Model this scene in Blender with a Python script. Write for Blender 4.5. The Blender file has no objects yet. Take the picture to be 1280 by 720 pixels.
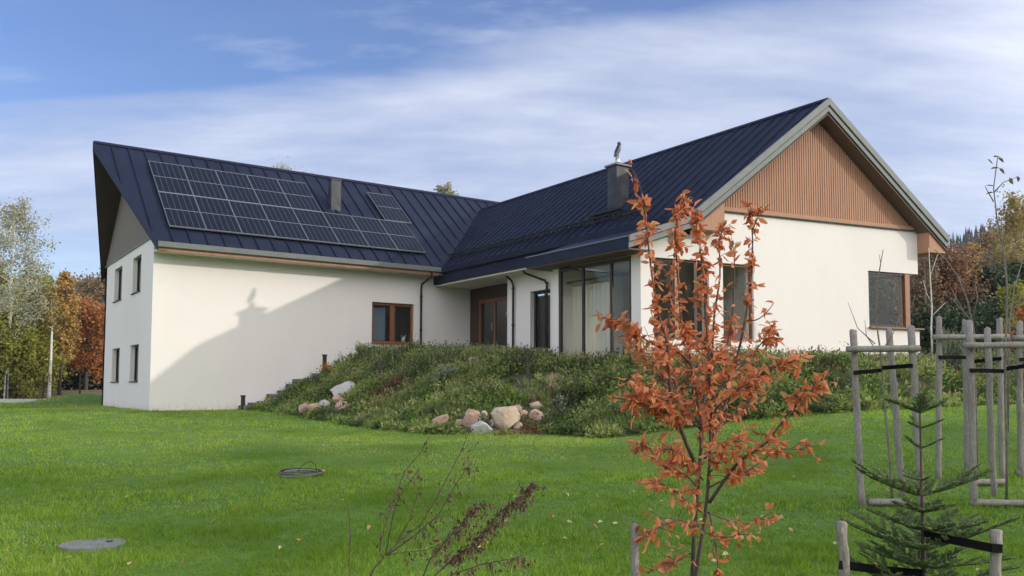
import bpy, math, random
import numpy as np
from mathutils import Vector, Matrix
random.seed(7); RNG = np.random.default_rng(7)
SC = bpy.context.scene; COL = SC.collection
R = math.radians
# ------------------------------------------------------------------ camera numbers
F, CY = 1062.83, 418.51
PITCH, ROLL, YAW = .062318, .002727, .604016
CAM = np.array([-6.403, -31.240, .832])
FWD = np.array([math.sin(YAW)*math.cos(PITCH), math.cos(YAW)*math.cos(PITCH), math.sin(PITCH)])
RT = np.array([math.cos(YAW), -math.sin(YAW), 0.]); UPV = np.cross(RT, FWD)
R2 = RT*math.cos(ROLL)+UPV*math.sin(ROLL); U2 = -RT*math.sin(ROLL)+UPV*math.cos(ROLL)
def ray(x, y): return FWD*F + R2*(x-640) - U2*(y-CY)
def at_depth(x, y, d): return CAM + ray(x, y)/F*d
def to_cam(u, v):
    du, dv = u-CAM[0], v-CAM[1]
    return du*math.sin(YAW)+dv*math.cos(YAW), du*math.cos(YAW)-dv*math.sin(YAW)   # depth, lateral
def ss(a, b, x):
    t = np.clip((np.asarray(x, float)-a)/(b-a), 0, 1); return t*t*(3-2*t)
# ------------------------------------------------------------------ terrain
def lawn_h(u, v):
    d, l = to_cam(u, v)
    z = np.where(d < 29, -1.0+.0343*np.maximum(d, -10), 0.0)
    z = z + .62*ss(44.5, 53, d)*ss(0, -8, l)
    z = z + .75*ss(1.5, 8, l)*ss(9, 20, d) + .05*np.sin(u*.35+1)*np.cos(v*.28)*ss(34, 20, d)*ss(0,8,d)
    return z
def march(x, y, H, dmax=90, step=.06):
    r_ = ray(x, y)/F
    d = np.arange(2., dmax, step); P = CAM[None]+r_[None]*d[:, None]
    below = P[:, 2] < H(P[:, 0], P[:, 1])
    if not below.any(): return P[-1]
    return P[int(np.argmax(below))]
FOOT_PX = [(345,516),(400,525),(450,533),(540,543),(600,546),(680,542),(760,547),(830,541),(900,528),(1010,519),(1100,513),(1200,508),(1300,504)]
FOOT = [(3.0, .3)] + [tuple(march(x, y, lawn_h)[:2]) for x, y in FOOT_PX]
last = FOOT[-1]
FOOT += [(last[0]+6, last[1]-4), (last[0]+30, last[1]-16), (90, -40), (90, 90), (12, 90), (3.0, 30)]
FOOT = np.array(FOOT)
def poly_dist(u, v):
    u = np.asarray(u, float); v = np.asarray(v, float)
    shp = u.shape; u = u.ravel(); v = v.ravel()
    best = np.full(u.shape, 1e9); inside = np.zeros(u.shape, bool)
    n = len(FOOT)
    for i in range(n):
        ax, ay = FOOT[i]; bx, by = FOOT[(i+1) % n]
        ex, ey = bx-ax, by-ay; t = np.clip(((u-ax)*ex+(v-ay)*ey)/(ex*ex+ey*ey), 0, 1)
        best = np.minimum(best, np.hypot(u-ax-t*ex, v-ay-t*ey))
        c = ((ay > v) != (by > v)) & (u < (bx-ax)*(v-ay)/(by-ay+1e-12)+ax)
        inside ^= c
    return np.where(inside, best, -best).reshape(shp)
def ground_h(u, v):
    u = np.asarray(u, float); v = np.asarray(v, float)
    z = lawn_h(u, v); pdst = poly_dist(u, v)
    top = 2.0 - .5*ss(-4, -12.5, v) - .35*ss(20.6, 26, u)
    w = 3.6 + 1.6*ss(11, 6, u)
    m = ss(0, 1, (pdst+.15)/w)*.72 + np.clip((pdst+.1)/w, 0, 1)*.28
    m = np.where(pdst > -.15, m, 0)
    b = .14*np.sin(u*1.7+v*.6)*np.sin(v*1.9-u*.4)*np.clip(pdst/1.5, 0, 1)*(1-np.clip((pdst-2.5)/2, 0, 1))
    berm = .5*np.exp(-(((u+.2)/1.9)**2+((v-12.6)/2.2)**2))
    return z + (top-z)*m + b + berm
def on_ground(x, y, dmax=90):
    p = march(x, y, ground_h, dmax, .04); return np.array([p[0], p[1], float(ground_h(p[0], p[1]))])
def dep(p): return float((np.asarray(p)-CAM) @ FWD)
# ------------------------------------------------------------------ object helpers
def tag(o, label=None, cat=None, group=None, kind=None):
    if label: o['label'] = label
    if cat: o['category'] = cat
    if group: o['group'] = group
    if kind: o['kind'] = kind
    return o
def empty(name, loc=(0, 0, 0), rz=0):
    o = bpy.data.objects.new(name, None); o.empty_display_size = .2
    o.location = [float(c) for c in loc]; o.rotation_euler = (0, 0, rz); COL.objects.link(o); return o
class MB:
    def __init__(s): s.v = []; s.f = []
    def add(s, vs, fs):
        n = len(s.v); s.v += [tuple(float(c) for c in p) for p in vs]; s.f += [tuple(i+n for i in f) for f in fs]; return s
    def box(s, x0, x1, y0, y1, z0, z1):
        return s.add([(x0,y0,z0),(x1,y0,z0),(x1,y1,z0),(x0,y1,z0),(x0,y0,z1),(x1,y0,z1),(x1,y1,z1),(x0,y1,z1)],
              [(3,2,1,0),(4,5,6,7),(0,1,5,4),(1,2,6,5),(2,3,7,6),(3,0,4,7)])
    def prism(s, pts, vec):
        n = len(pts); vec = np.array(vec, float); q = [np.array(p, float)+vec for p in pts]
        return s.add(list(pts)+q, [tuple(range(n))[::-1], tuple(range(n, 2*n))]+[(i, (i+1) % n, (i+1) % n+n, i+n) for i in range(n)])
    def obox(s, c, ax, ay, az):      # centre + half axis vectors
        c, ax, ay, az = [np.array(k, float) for k in (c, ax, ay, az)]
        return s.add([c-ax-ay-az, c+ax-ay-az, c+ax+ay-az, c-ax+ay-az, c-ax-ay+az, c+ax-ay+az, c+ax+ay+az, c-ax+ay+az],
              [(3,2,1,0),(4,5,6,7),(0,1,5,4),(1,2,6,5),(2,3,7,6),(3,0,4,7)])
    def tube(s, pts, rad, n=8, caps=True):
        v, f = tube_np(pts, rad, n, caps); return s.add(v, f)
    def build(s, name, mat, parent=None, smooth=False):
        me = bpy.data.meshes.new(name); me.from_pydata(s.v, [], s.f); me.validate()
        import bmesh
        b = bmesh.new(); b.from_mesh(me); bmesh.ops.recalc_face_normals(b, faces=b.faces); b.to_mesh(me); b.free()
        me.materials.append(mat)
        if smooth: me.polygons.foreach_set('use_smooth', [True]*len(me.polygons))
        o = bpy.data.objects.new(name, me); COL.objects.link(o)
        if parent: setpar(o, parent)
        return o
def setpar(o, parent):
    o.parent = parent
    bpy.context.view_layer.update()
    o.matrix_parent_inverse = parent.matrix_world.inverted()
def tube_np(pts, rad, n=6, caps=True):
    pts = [np.array(p, float) for p in pts]
    if not hasattr(rad, '__len__'): rad = [rad]*len(pts)
    V = []; Fc = []; prev = None
    for i, p in enumerate(pts):
        t = pts[min(i+1, len(pts)-1)]-pts[max(i-1, 0)]; t = t/(np.linalg.norm(t)+1e-9)
        if prev is None:
            a = np.array([1., 0, 0]) if abs(t[0]) < .8 else np.array([0, 1., 0])
        else: a = prev
        a = a-t*(a@t); a /= np.linalg.norm(a)+1e-9; prev = a; b = np.cross(t, a)
        for k in range(n):
            an = 2*math.pi*k/n; V.append(p+(a*math.cos(an)+b*math.sin(an))*rad[i])
    for i in range(len(pts)-1):
        for k in range(n):
            Fc.append((i*n+k, i*n+(k+1) % n, (i+1)*n+(k+1) % n, (i+1)*n+k))
    if caps: Fc.append(tuple(range(n))[::-1]); Fc.append(tuple(range((len(pts)-1)*n, len(pts)*n)))
    return V, Fc
def np_mesh(name, V, K, mat, parent=None, tint=None, smooth=False):
    """V (N,3), faces are consecutive K-tuples of vertices; tint per face"""
    V = np.asarray(V, np.float32).reshape(-1, 3); nf = len(V)//K
    me = bpy.data.meshes.new(name); me.vertices.add(len(V)); me.vertices.foreach_set('co', V.ravel())
    me.loops.add(nf*K); me.loops.foreach_set('vertex_index', np.arange(nf*K, dtype=np.int32))
    me.polygons.add(nf); me.polygons.foreach_set('loop_start', np.arange(0, nf*K, K, dtype=np.int32))
    me.polygons.foreach_set('loop_total', np.full(nf, K, np.int32))
    if tint is not None:
        a = me.attributes.new('tint', 'FLOAT', 'POINT'); a.data.foreach_set('value', np.repeat(np.asarray(tint, np.float32), K))
    me.update(); me.validate(); me.materials.append(mat)
    o = bpy.data.objects.new(name, me); COL.objects.link(o)
    if parent: setpar(o, parent)
    return o
# ------------------------------------------------------------------ materials
def mat(name, col, rough=.8, metal=0., noise=None, bump=None, spec=.5, stretch=(1, 1, 1), coat=0):
    """noise = list of (scale, other colour, lo, hi)"""
    m = bpy.data.materials.new(name); m.use_nodes = True; nt = m.node_tree; N = nt.nodes; L = nt.links
    b = N['Principled BSDF']; b.inputs['Roughness'].default_value = rough; b.inputs['Metallic'].default_value = metal
    b.inputs['Specular IOR Level'].default_value = spec
    b.inputs['Base Color'].default_value = (*col, 1)
    tc = N.new('ShaderNodeTexCoord'); mp = N.new('ShaderNodeMapping'); mp.inputs['Scale'].default_value = stretch
    L.new(tc.outputs['Object'], mp.inputs['Vector'])
    cur = None
    for (sc, c2, lo, hi) in (noise or []):
        nz = N.new('ShaderNodeTexNoise'); nz.inputs['Scale'].default_value = sc; nz.inputs['Detail'].default_value = 6
        nz.inputs['Roughness'].default_value = .6
        L.new(mp.outputs[0], nz.inputs['Vector'])
        mr = N.new('ShaderNodeMapRange'); mr.inputs[1].default_value = lo; mr.inputs[2].default_value = hi; mr.clamp = True
        L.new(nz.outputs['Fac'], mr.inputs[0])
        mx = N.new('ShaderNodeMix'); mx.data_type = 'RGBA'
        L.new(mr.outputs[0], mx.inputs[0])
        if cur is None: mx.inputs[6].default_value = (*col, 1)
        else: L.new(cur, mx.inputs[6])
        mx.inputs[7].default_value = (*c2, 1); cur = mx.outputs[2]
    if cur is not None: L.new(cur, b.inputs['Base Color'])
    if bump:
        nz = N.new('ShaderNodeTexNoise'); nz.inputs['Scale'].default_value = bump[0]; nz.inputs['Detail'].default_value = 5
        L.new(mp.outputs[0], nz.inputs['Vector'])
        bp = N.new('ShaderNodeBump'); bp.inputs['Strength'].default_value = bump[1]; bp.inputs['Distance'].default_value = bump[2]
        L.new(nz.outputs['Fac'], bp.inputs['Height']); L.new(bp.outputs[0], b.inputs['Normal'])
    return m
def leafmat(name, cols, trans=.35, rough=.55, patch=None):
    """colour ramp driven by per-leaf tint attribute; translucent"""
    m = bpy.data.materials.new(name); m.use_nodes = True; nt = m.node_tree; N = nt.nodes; L = nt.links
    b = N['Principled BSDF']; out = N['Material Output']
    b.inputs['Roughness'].default_value = rough; b.inputs['Specular IOR Level'].default_value = .3
    a = N.new('ShaderNodeAttribute'); a.attribute_name = 'tint'
    rp = N.new('ShaderNodeValToRGB'); e = rp.color_ramp.elements
    while len(e) < len(cols): e.new(.5)
    for i, c in enumerate(cols): e[i].position = i/(len(cols)-1); e[i].color = (*c, 1)
    L.new(a.outputs['Fac'], rp.inputs[0]); cur = rp.outputs[0]
    if patch:
        tc = N.new('ShaderNodeTexCoord'); nz = N.new('ShaderNodeTexNoise'); nz.inputs['Scale'].default_value = patch[0]; nz.inputs['Detail'].default_value = 4
        L.new(tc.outputs['Object'], nz.inputs['Vector'])
        mr = N.new('ShaderNodeMapRange'); mr.inputs[1].default_value = patch[2]; mr.inputs[2].default_value = patch[3]
        L.new(nz.outputs['Fac'], mr.inputs[0])
        mx = N.new('ShaderNodeMix'); mx.data_type = 'RGBA'; L.new(mr.outputs[0], mx.inputs[0]); L.new(cur, mx.inputs[6]); mx.inputs[7].default_value = (*patch[1], 1)
        cur = mx.outputs[2]
    L.new(cur, b.inputs['Base Color'])
    tr = N.new('ShaderNodeBsdfTranslucent'); L.new(cur, tr.inputs[0])
    ms = N.new('ShaderNodeMixShader'); ms.inputs[0].default_value = trans
    L.new(b.outputs[0], ms.inputs[1]); L.new(tr.outputs[0], ms.inputs[2]); L.new(ms.outputs[0], out.inputs[0])
    return m
def glassmat(name, tintc, dirt=.0, refl=1.0):
    m = bpy.data.materials.new(name); m.use_nodes = True; nt = m.node_tree; N = nt.nodes; L = nt.links
    N.remove(N['Principled BSDF']); out = N['Material Output']
    t = N.new('ShaderNodeBsdfTransparent'); t.inputs[0].default_value = (*tintc, 1)
    g = N.new('ShaderNodeBsdfGlossy'); g.inputs['Roughness'].default_value = .015
    fr = N.new('ShaderNodeLayerWeight'); fr.inputs[0].default_value = .5
    pw = N.new('ShaderNodeMath'); pw.operation = 'POWER'; pw.inputs[1].default_value = 4.; L.new(fr.outputs['Facing'], pw.inputs[0])
    mu = N.new('ShaderNodeMath'); mu.operation = 'MULTIPLY_ADD'; mu.inputs[1].default_value = .8; mu.inputs[2].default_value = .03*refl; mu.use_clamp = True
    L.new(pw.outputs[0], mu.inputs[0])
    ms = N.new('ShaderNodeMixShader'); L.new(mu.outputs[0], ms.inputs[0]); L.new(t.outputs[0], ms.inputs[1]); L.new(g.outputs[0], ms.inputs[2])
    L.new(ms.outputs[0], out.inputs[0]); return m
M = {}
M['stucco'] = mat('stucco', (.775,.735,.695), .9, stretch=(1,1,.55), noise=[(5,(.745,.705,.665),.5,.8),(1.1,(.75,.71,.67),.35,.75),(.35,(.72,.68,.645),.5,.8)], bump=(160,.25,.004))
def splash(m):
    N = m.node_tree.nodes; L = m.node_tree.links; b = N['Principled BSDF']; src = b.inputs['Base Color'].links[0].from_socket
    g = N.new('ShaderNodeTexCoord'); sp_ = N.new('ShaderNodeSeparateXYZ'); L.new(g.outputs['Object'], sp_.inputs[0])
    nz = N.new('ShaderNodeTexNoise'); nz.inputs['Scale'].default_value = 7; nz.inputs['Detail'].default_value = 8; L.new(g.outputs['Object'], nz.inputs['Vector'])
    a = N.new('ShaderNodeMath'); a.operation = 'MULTIPLY_ADD'; a.inputs[1].default_value = .9; L.new(nz.outputs['Fac'], a.inputs[0]); a.inputs[2].default_value = -.2
    d = N.new('ShaderNodeMath'); d.operation = 'SUBTRACT'; L.new(a.outputs[0], d.inputs[0]); L.new(sp_.outputs[2], d.inputs[1])
    k = N.new('ShaderNodeMapRange'); k.inputs[1].default_value = 0; k.inputs[2].default_value = .3; k.inputs[4].default_value = .35; L.new(d.outputs[0], k.inputs[0])
    mx = N.new('ShaderNodeMix'); mx.data_type = 'RGBA'; L.new(k.outputs[0], mx.inputs[0]); L.new(src, mx.inputs[6]); mx.inputs[7].default_value = (.42,.38,.29,1); L.new(mx.outputs[2], b.inputs['Base Color'])
splash(M['stucco'])
M['roof'] = mat('navy_metal', (.017,.022,.043), .45, 0, noise=[(2.2,(.022,.027,.050),.4,.7),(.5,(.014,.018,.036),.45,.65)], bump=(2.2,.12,.03), spec=.13)
M['navy_trim'] = mat('navy_trim', (.014,.018,.040), .55, 0, noise=[(3,(.018,.022,.046),.4,.7)], spec=.2)
M['grey_trim'] = mat('grey_metal_trim', (.17,.185,.18), .6, 0, noise=[(4,(.20,.21,.205),.4,.7)], spec=.3)
M['wood'] = mat('larch_wood', (.38,.19,.108), .7, noise=[(3,(.44,.245,.145),.35,.7),(14,(.25,.12,.065),.52,.75),(.5,(.35,.18,.11),.45,.65)], stretch=(9,9,.5), bump=(40,.2,.004))
M['woodframe'] = mat('stained_frame_wood', (.20,.075,.028), .45, noise=[(6,(.24,.095,.035),.4,.7)], stretch=(4,4,1))
M['soffitwood'] = mat('soffit_wood', (.14,.085,.055), .7, noise=[(5,(.10,.06,.04),.4,.7)], stretch=(1,8,1))
M['greywood'] = mat('weathered_gable_boards', (.20,.17,.14), .8, noise=[(5,(.15,.125,.10),.4,.7)], stretch=(1,8,1))
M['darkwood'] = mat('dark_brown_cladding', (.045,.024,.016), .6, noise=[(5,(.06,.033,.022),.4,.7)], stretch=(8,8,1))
M['black'] = mat('black_metal', (.010,.010,.012), .6, 0, noise=[(8,(.02,.02,.022),.4,.7)])
M['darkframe'] = mat('dark_brown_frame', (.03,.018,.013), .5, noise=[(8,(.045,.028,.02),.4,.7)])
M['glass'] = glassmat('window_glass', (.80,.84,.82))
M['glassdark'] = glassmat('tinted_window_glass', (.84,.87,.88), refl=.5)  # deeper tint than the clear panes
M['glass'] = glassmat('window_glass', (.965,.975,.965), refl=.5)
M['interior'] = mat('interior_plaster', (.72,.68,.60), .9, noise=[(2,(.68,.64,.57),.4,.7)])
M['floor'] = mat('interior_floor', (.42,.34,.25), .5, noise=[(3,(.36,.29,.21),.4,.7)])
M['curtain'] = mat('curtain_cloth', (.28,.31,.36), .9, noise=[(4,(.22,.25,.30),.4,.7)], stretch=(12,12,.4))
M['concrete'] = mat('grey_concrete', (.22,.22,.23), .9, noise=[(12,(.15,.15,.155),.4,.7),(50,(.3,.3,.3),.55,.8)], bump=(60,.4,.01))
M['flue'] = mat('bright_steel', (.6,.6,.6), .35, .7, noise=[(8,(.5,.5,.5),.4,.7)])
M['chim'] = mat('chimney_sheet', (.020,.023,.034), .6, 0, noise=[(3,(.06,.062,.07),.4,.7)])
M['panel'] = None
M['alu'] = mat('aluminium_frame', (.20,.21,.235), .5, .2, noise=[(9,(.17,.18,.20),.4,.7)])
M['bark'] = mat('young_bark', (.11,.075,.06), .8, noise=[(9,(.06,.04,.035),.4,.7)], stretch=(3,3,1))
M['palebark'] = mat('pale_twig_bark', (.22,.19,.16), .8, noise=[(9,(.13,.11,.09),.4,.7)])
M['birchbark'] = mat('birch_bark', (.62,.60,.55), .8, noise=[(7,(.07,.06,.055),.58,.66)], stretch=(1,1,4))
M['darkbark'] = mat('dark_bark', (.06,.048,.038), .9, noise=[(6,(.10,.08,.06),.4,.7)])
M['stake'] = mat('weathered_stake_wood', (.27,.25,.225), .85, noise=[(5,(.20,.175,.15),.4,.65),(26,(.46,.43,.38),.5,.75)], stretch=(4,4,.7), bump=(22,1.,.012))
M['rubber'] = mat('black_rubber', (.006,.006,.007), .9, noise=[(10,(.010,.010,.011),.4,.7)], spec=.1)
M['rockpink'] = mat('pinkish_granite', (.42,.27,.20), .9, noise=[(3,(.50,.38,.30),.4,.65),(14,(.26,.16,.12),.5,.75)], bump=(9,.7,.05))
M['rockwhite'] = mat('pale_granite', (.47,.45,.42), .9, noise=[(3,(.36,.35,.34),.4,.65),(14,(.22,.21,.2),.55,.75)], bump=(9,.7,.05))
M['rocktan'] = mat('tan_granite', (.46,.35,.25), .9, noise=[(3,(.52,.43,.35),.4,.65),(14,(.27,.2,.15),.55,.75)], bump=(9,.7,.05))
M['slate'] = mat('grey_step_stone', (.15,.145,.14), .9, noise=[(5,(.09,.088,.085),.4,.65)], bump=(14,.6,.03))
def panel_material():
    m = mat('solar_cells', (.010,.012,.018), .25, .0, spec=.3); N = m.node_tree.nodes; L = m.node_tree.links; b = N['Principled BSDF']
    tc = N.new('ShaderNodeTexCoord'); sp = N.new('ShaderNodeSeparateXYZ'); L.new(tc.outputs['Object'], sp.inputs[0])
    def line(sock, period, w):
        a = N.new('ShaderNodeMath'); a.operation = 'MULTIPLY'; a.inputs[1].default_value = 1/period; L.new(sock, a.inputs[0])
        f = N.new('ShaderNodeMath'); f.operation = 'FRACT'; L.new(a.outputs[0], f.inputs[0])
        g = N.new('ShaderNodeMath'); g.operation = 'LESS_THAN'; g.inputs[1].default_value = w/period; L.new(f.outputs[0], g.inputs[0]); return g.outputs[0]
    l1 = line(sp.outputs[0], 1.262/6, .022)
    mx = N.new('ShaderNodeMix'); mx.data_type = 'RGBA'; L.new(l1, mx.inputs[0]); mx.inputs[6].default_value = (.010,.012,.018,1); mx.inputs[7].default_value = (.06,.065,.08,1)
    L.new(mx.outputs[2], b.inputs['Base Color']); return m
M['panel'] = panel_material()
M['orangeleaf'] = leafmat('orange_autumn_leaf', [(.22,.07,.035),(.52,.14,.055),(.68,.23,.10),(.72,.30,.15),(.62,.36,.14)], .42)
M['deadleaf'] = leafmat('withered_leaf', [(.07,.04,.036),(.14,.075,.06),(.22,.11,.08)], .2)
M['fir'] = leafmat('fir_needles', [(.07,.12,.045),(.17,.25,.085),(.34,.42,.19)], .4)
M['grass'] = leafmat('grass_blades', [(.11,.21,.018),(.23,.39,.03),(.36,.52,.05),(.52,.52,.16)], .5, patch=(.38,(.17,.29,.02),.48,.66))
M['cover'] = leafmat('mound_plants', [(.06,.10,.03),(.15,.23,.05),(.27,.36,.08),(.42,.42,.18)], .45, patch=(.9,(.11,.13,.06),.52,.68))
M['covergrey'] = leafmat('grey_green_plants', [(.10,.14,.09),(.20,.24,.15),(.32,.33,.22)], .3)
M['straw'] = leafmat('dry_stems', [(.24,.20,.11),(.40,.34,.20),(.26,.28,.11)], .2)
def soil():
    m = mat('ground', (.09,.18,.014), .95, noise=[(.45,(.065,.14,.012),.42,.62),(6,(.12,.22,.025),.45,.75),(40,(.06,.13,.012),.5,.72)], bump=(30,.6,.03))
    return m
M['lawn'] = soil()
M['soil'] = mat('mound_soil', (.06,.075,.03), .95, noise=[(.8,(.15,.085,.05),.5,.62),(9,(.05,.045,.025),.5,.7)], bump=(12,.8,.06))
M['meadow'] = mat('dry_meadow', (.26,.20,.11), .95, noise=[(.4,(.16,.13,.07),.4,.65),(3,(.12,.13,.05),.5,.7)], bump=(3,.8,.2))
# ------------------------------------------------------------------ terrain mesh
def axis(a, b, st, far):
    c = list(np.arange(a, b+1e-6, st)); s = st; x = b
    while x < far: s *= 1.28; x += s; c.append(x)
    s = st; x = a; pre = []
    while x > -far: s *= 1.28; x -= s; pre.append(x)
    return np.array(pre[::-1]+c)
def build_terrain():
    X = axis(-26, 42, .3, 420); Y = axis(-34, 16, .3, 420)
    gx, gy = np.meshgrid(X, Y); Z = ground_h(gx, gy)
    far = np.hypot(gx-5, gy); Z = np.where((gx > 0) | (far < 60), Z, Z)
    V = np.stack([gx, gy, Z], -1).reshape(-1, 3); nx, ny = len(X), len(Y)
    idx = np.arange(nx*ny).reshape(ny, nx)
    q = np.stack([idx[:-1, :-1], idx[:-1, 1:], idx[1:, 1:], idx[1:, :-1]], -1).reshape(-1, 4)
    me = bpy.data.meshes.new('ground'); me.vertices.add(len(V)); me.vertices.foreach_set('co', V.astype(np.float32).ravel())
    me.loops.add(q.size); me.loops.foreach_set('vertex_index', q.astype(np.int32).ravel())
    me.polygons.add(len(q)); me.polygons.foreach_set('loop_start', np.arange(0, q.size, 4, dtype=np.int32)); me.polygons.foreach_set('loop_total', np.full(len(q), 4, np.int32))
    c = V[q].mean(1); pd = poly_dist(c[:, 0], c[:, 1]); d, l = to_cam(c[:, 0], c[:, 1])
    mi = np.zeros(len(q), np.int32); mi[(pd > .25) & (c[:, 1] < 20) & (c[:, 0] < 34)] = 1
    mi[(c[:, 1] > 24)] = 2; mi[(d > 44.3)] = 2; mi[(pd > .25) & (mi == 0)] = 1
    me.polygons.foreach_set('material_index', mi); me.polygons.foreach_set('use_smooth', np.ones(len(q), bool))
    me.update(); me.validate()
    for k in ('lawn', 'soil', 'meadow'): me.materials.append(M[k])
    o = bpy.data.objects.new('ground', me); COL.objects.link(o)
    tag(o, 'sloping green lawn that rises into the planted mound under the house', 'ground', kind='structure')
build_terrain()
# ------------------------------------------------------------------ house
W, EV, ZE, ZR = 9.551, .745, 5.775, 10.32
SL = (ZR-ZE)/(W/2+EV); VR = W/2
UR, ZR2, HW = 15.993, 9.647, 4.836; SR = (ZR2-ZE)/HW
GK = -.198; G0 = -15.272
def gv(u, off=0): return G0+GK*(u-UR)-off            # gable plane v at u
UE, UE2 = UR-HW, UR+HW                                # right wing eaves 11.157 / 20.829
UL, UW, UR1, UREC = 9.78, 12.1, 20.12, 12.95
VV = -EV+(ZR2-ZE)/SL                                  # ridge meets left slope
VO = .47                                              # gable overhang
TZ = 2.3
house = empty('house', (10, -4, 0))
tag(house, 'L-shaped white rendered house with navy standing seam roofs above the mound', 'house')
def wall(name, P0, P1, z0, ztop, nrm, th, openings, m=None, cuts=(), parent=house, matter='stucco', top_fn=None):
    """vertical wall from P0 to P1 (outer face), nrm = outward unit normal; openings in metres along"""
    P0 = np.array(P0, float); P1 = np.array(P1, float); Ln = np.linalg.norm(P1-P0); D = (P1-P0)/Ln; nr = np.array(nrm, float)
    S = sorted(set([0, Ln]+[o[0] for o in openings]+[o[1] for o in openings]+list(cuts)))
    Zs = sorted(set([z0]+[o[2] for o in openings]+[o[3] for o in openings]))
    mb = MB()
    def pt(s, z, back=False):
        p = P0+D*s-(nr*th if back else 0); return (p[0], p[1], z)
    for a, b in zip(S[:-1], S[1:]):
        ta = top_fn(a) if top_fn else ztop; tb = top_fn(b) if top_fn else ztop
        lv = Zs+['t']
        for i in range(len(lv)-1):
            za = lv[i]; zb = lv[i+1]; mid = (a+b)/2
            zA0 = zB0 = za; zA1, zB1 = (ta, tb) if zb == 't' else (zb, zb)
            zc = (za+(zb if zb != 't' else max(ta, tb)))/2
            if any(o[0]-1e-6 <= mid <= o[1]+1e-6 and o[2] < zc < o[3] for o in openings): continue
            mb.add([pt(a,zA0),pt(b,zB0),pt(b,zB1),pt(a,zA1)], [(0,1,2,3)])
            mb.add([pt(a,zA0,1),pt(b,zB0,1),pt(b,zB1,1),pt(a,zA1,1)], [(3,2,1,0)])
    for (a, b, c, d) in openings:
        if a < .01: a = 0
        for q in ([pt(a,c),pt(a,d),pt(a,d,1),pt(a,c,1)], [pt(b,c),pt(b,c,1),pt(b,d,1),pt(b,d)] if b < Ln-.01 else [pt(a,c),pt(a,d),pt(a,d,1),pt(a,c,1)], [pt(a,d),pt(b,d),pt(b,d,1),pt(a,d,1)], [pt(a,c),pt(a,c,1),pt(b,c,1),pt(b,c)]):
            mb.add(q, [(0,1,2,3)])
    for se, tt in ((0, top_fn(0) if top_fn else ztop), (Ln, top_fn(Ln) if top_fn else ztop)):
        for za, zb_ in zip(Zs, Zs[1:]+[tt]):
            if any(abs(o[0 if se == 0 else 1]-se) < .01 and o[2] < (za+zb_)/2 < o[3] for o in openings): continue
            mb.add([pt(se,za),pt(se,zb_),pt(se,zb_,1),pt(se,za,1)], [(0,1,2,3)])
    me = bpy.data.meshes.new(name); me.from_pydata(mb.v, [], mb.f); me.materials.append(M[matter])
    o = bpy.data.objects.new(name, me); COL.objects.link(o); setpar(o, parent); return o
def window(P0, P1, a, b, z0, z1, nrm, inset=.14, fw=.07, mull=(), fm='darkframe', gm='glass', sill=True, outer=None, opener='window', sillm='black', extra=None):
    P0 = np.array(P0, float); P1 = np.array(P1, float); D = (P1-P0)/np.linalg.norm(P1-P0); nr = np.array(nrm, float)
    D3 = np.array([D[0], D[1], 0]); N3 = np.array([nr[0], nr[1], 0]); Zv = np.array([0, 0, 1.])
    def P(s, z, off=0): return np.array([P0[0], P0[1], 0])+D3*s+Zv*z-N3*(inset+off)
    e = .004; a += e; b -= e; z0 += e; z1 -= e; dp = .04
    f = MB()
    f.obox(P(a+fw/2,(z0+z1)/2), D3*fw/2, N3*dp, Zv*(z1-z0)/2); f.obox(P(b-fw/2,(z0+z1)/2), D3*fw/2, N3*dp, Zv*(z1-z0)/2)
    f.obox(P((a+b)/2, z0+fw/2), D3*((b-a)/2-fw), N3*dp, Zv*fw/2); f.obox(P((a+b)/2, z1-fw/2), D3*((b-a)/2-fw), N3*dp, Zv*fw/2)
    for (ms, mw) in mull: f.obox(P(ms, (z0+z1)/2), D3*mw/2, N3*(dp-.003), Zv*((z1-z0)/2-fw))
    w = f.build(opener, M[fm], house)
    edges = [a+fw]+[x for ms, mw in mull for x in (ms-mw/2, ms+mw/2)]+[b-fw]
    pm = MB()
    for i in range(0, len(edges), 2):
        s0, s1 = edges[i], edges[i+1]; pm.obox(P((s0+s1)/2, (z0+z1)/2), D3*((s1-s0)/2), N3*.006, Zv*((z1-z0)/2-fw))
    pm.build('pane', M[gm], w)
    if sill:
        q = MB(); c = P((a+b)/2, z0-.014)+N3*(inset/2+.03); q.obox(c, D3*((b-a)/2+.04), N3*(inset/2+.03), Zv*.014); q.build('sill', M[sillm], w)
    return w
# --- left wing walls
LG = [(9.551-7.35, 9.551-5.72), (9.551-3.58, 9.551-2.05)]       # along from (0,W) to (0,0)
ops = [(a, b, z0, z1) for a, b in [(W-7.35, W-5.72), (W-3.56, W-2.05)] for z0, z1 in [(1.03, 2.40), (4.35, 5.72)]]
wall('gable_wall', (0, W), (0, 0), -.4, 6.05, (-1, 0), .36, ops)
for a, b, z0, z1 in ops:
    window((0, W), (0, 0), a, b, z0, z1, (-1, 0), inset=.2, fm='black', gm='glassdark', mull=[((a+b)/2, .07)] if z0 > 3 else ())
ops = [(8.31, 10.22, 2.62, 4.28)]
wall('long_wall', (.36, 0), (UREC+.3, 0), -.4, 5.56, (0, -1), .36, [(a-.36, b-.36, c, d) for a, b, c, d in ops])
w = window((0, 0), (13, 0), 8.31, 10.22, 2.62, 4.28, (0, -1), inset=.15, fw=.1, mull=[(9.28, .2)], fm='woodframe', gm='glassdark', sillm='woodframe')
mb = MB()
for k in range(14):
    x = 8.5+k*.042; mb.tube([(x, .36, 2.75), (x, .36, 4.2)], .03, 6)
mb.build('curtain', M['curtain'], house)
wall('back_wall', (UR1, W), (0, W), -.4, 6.05, (0, 1), .36, [])
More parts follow.
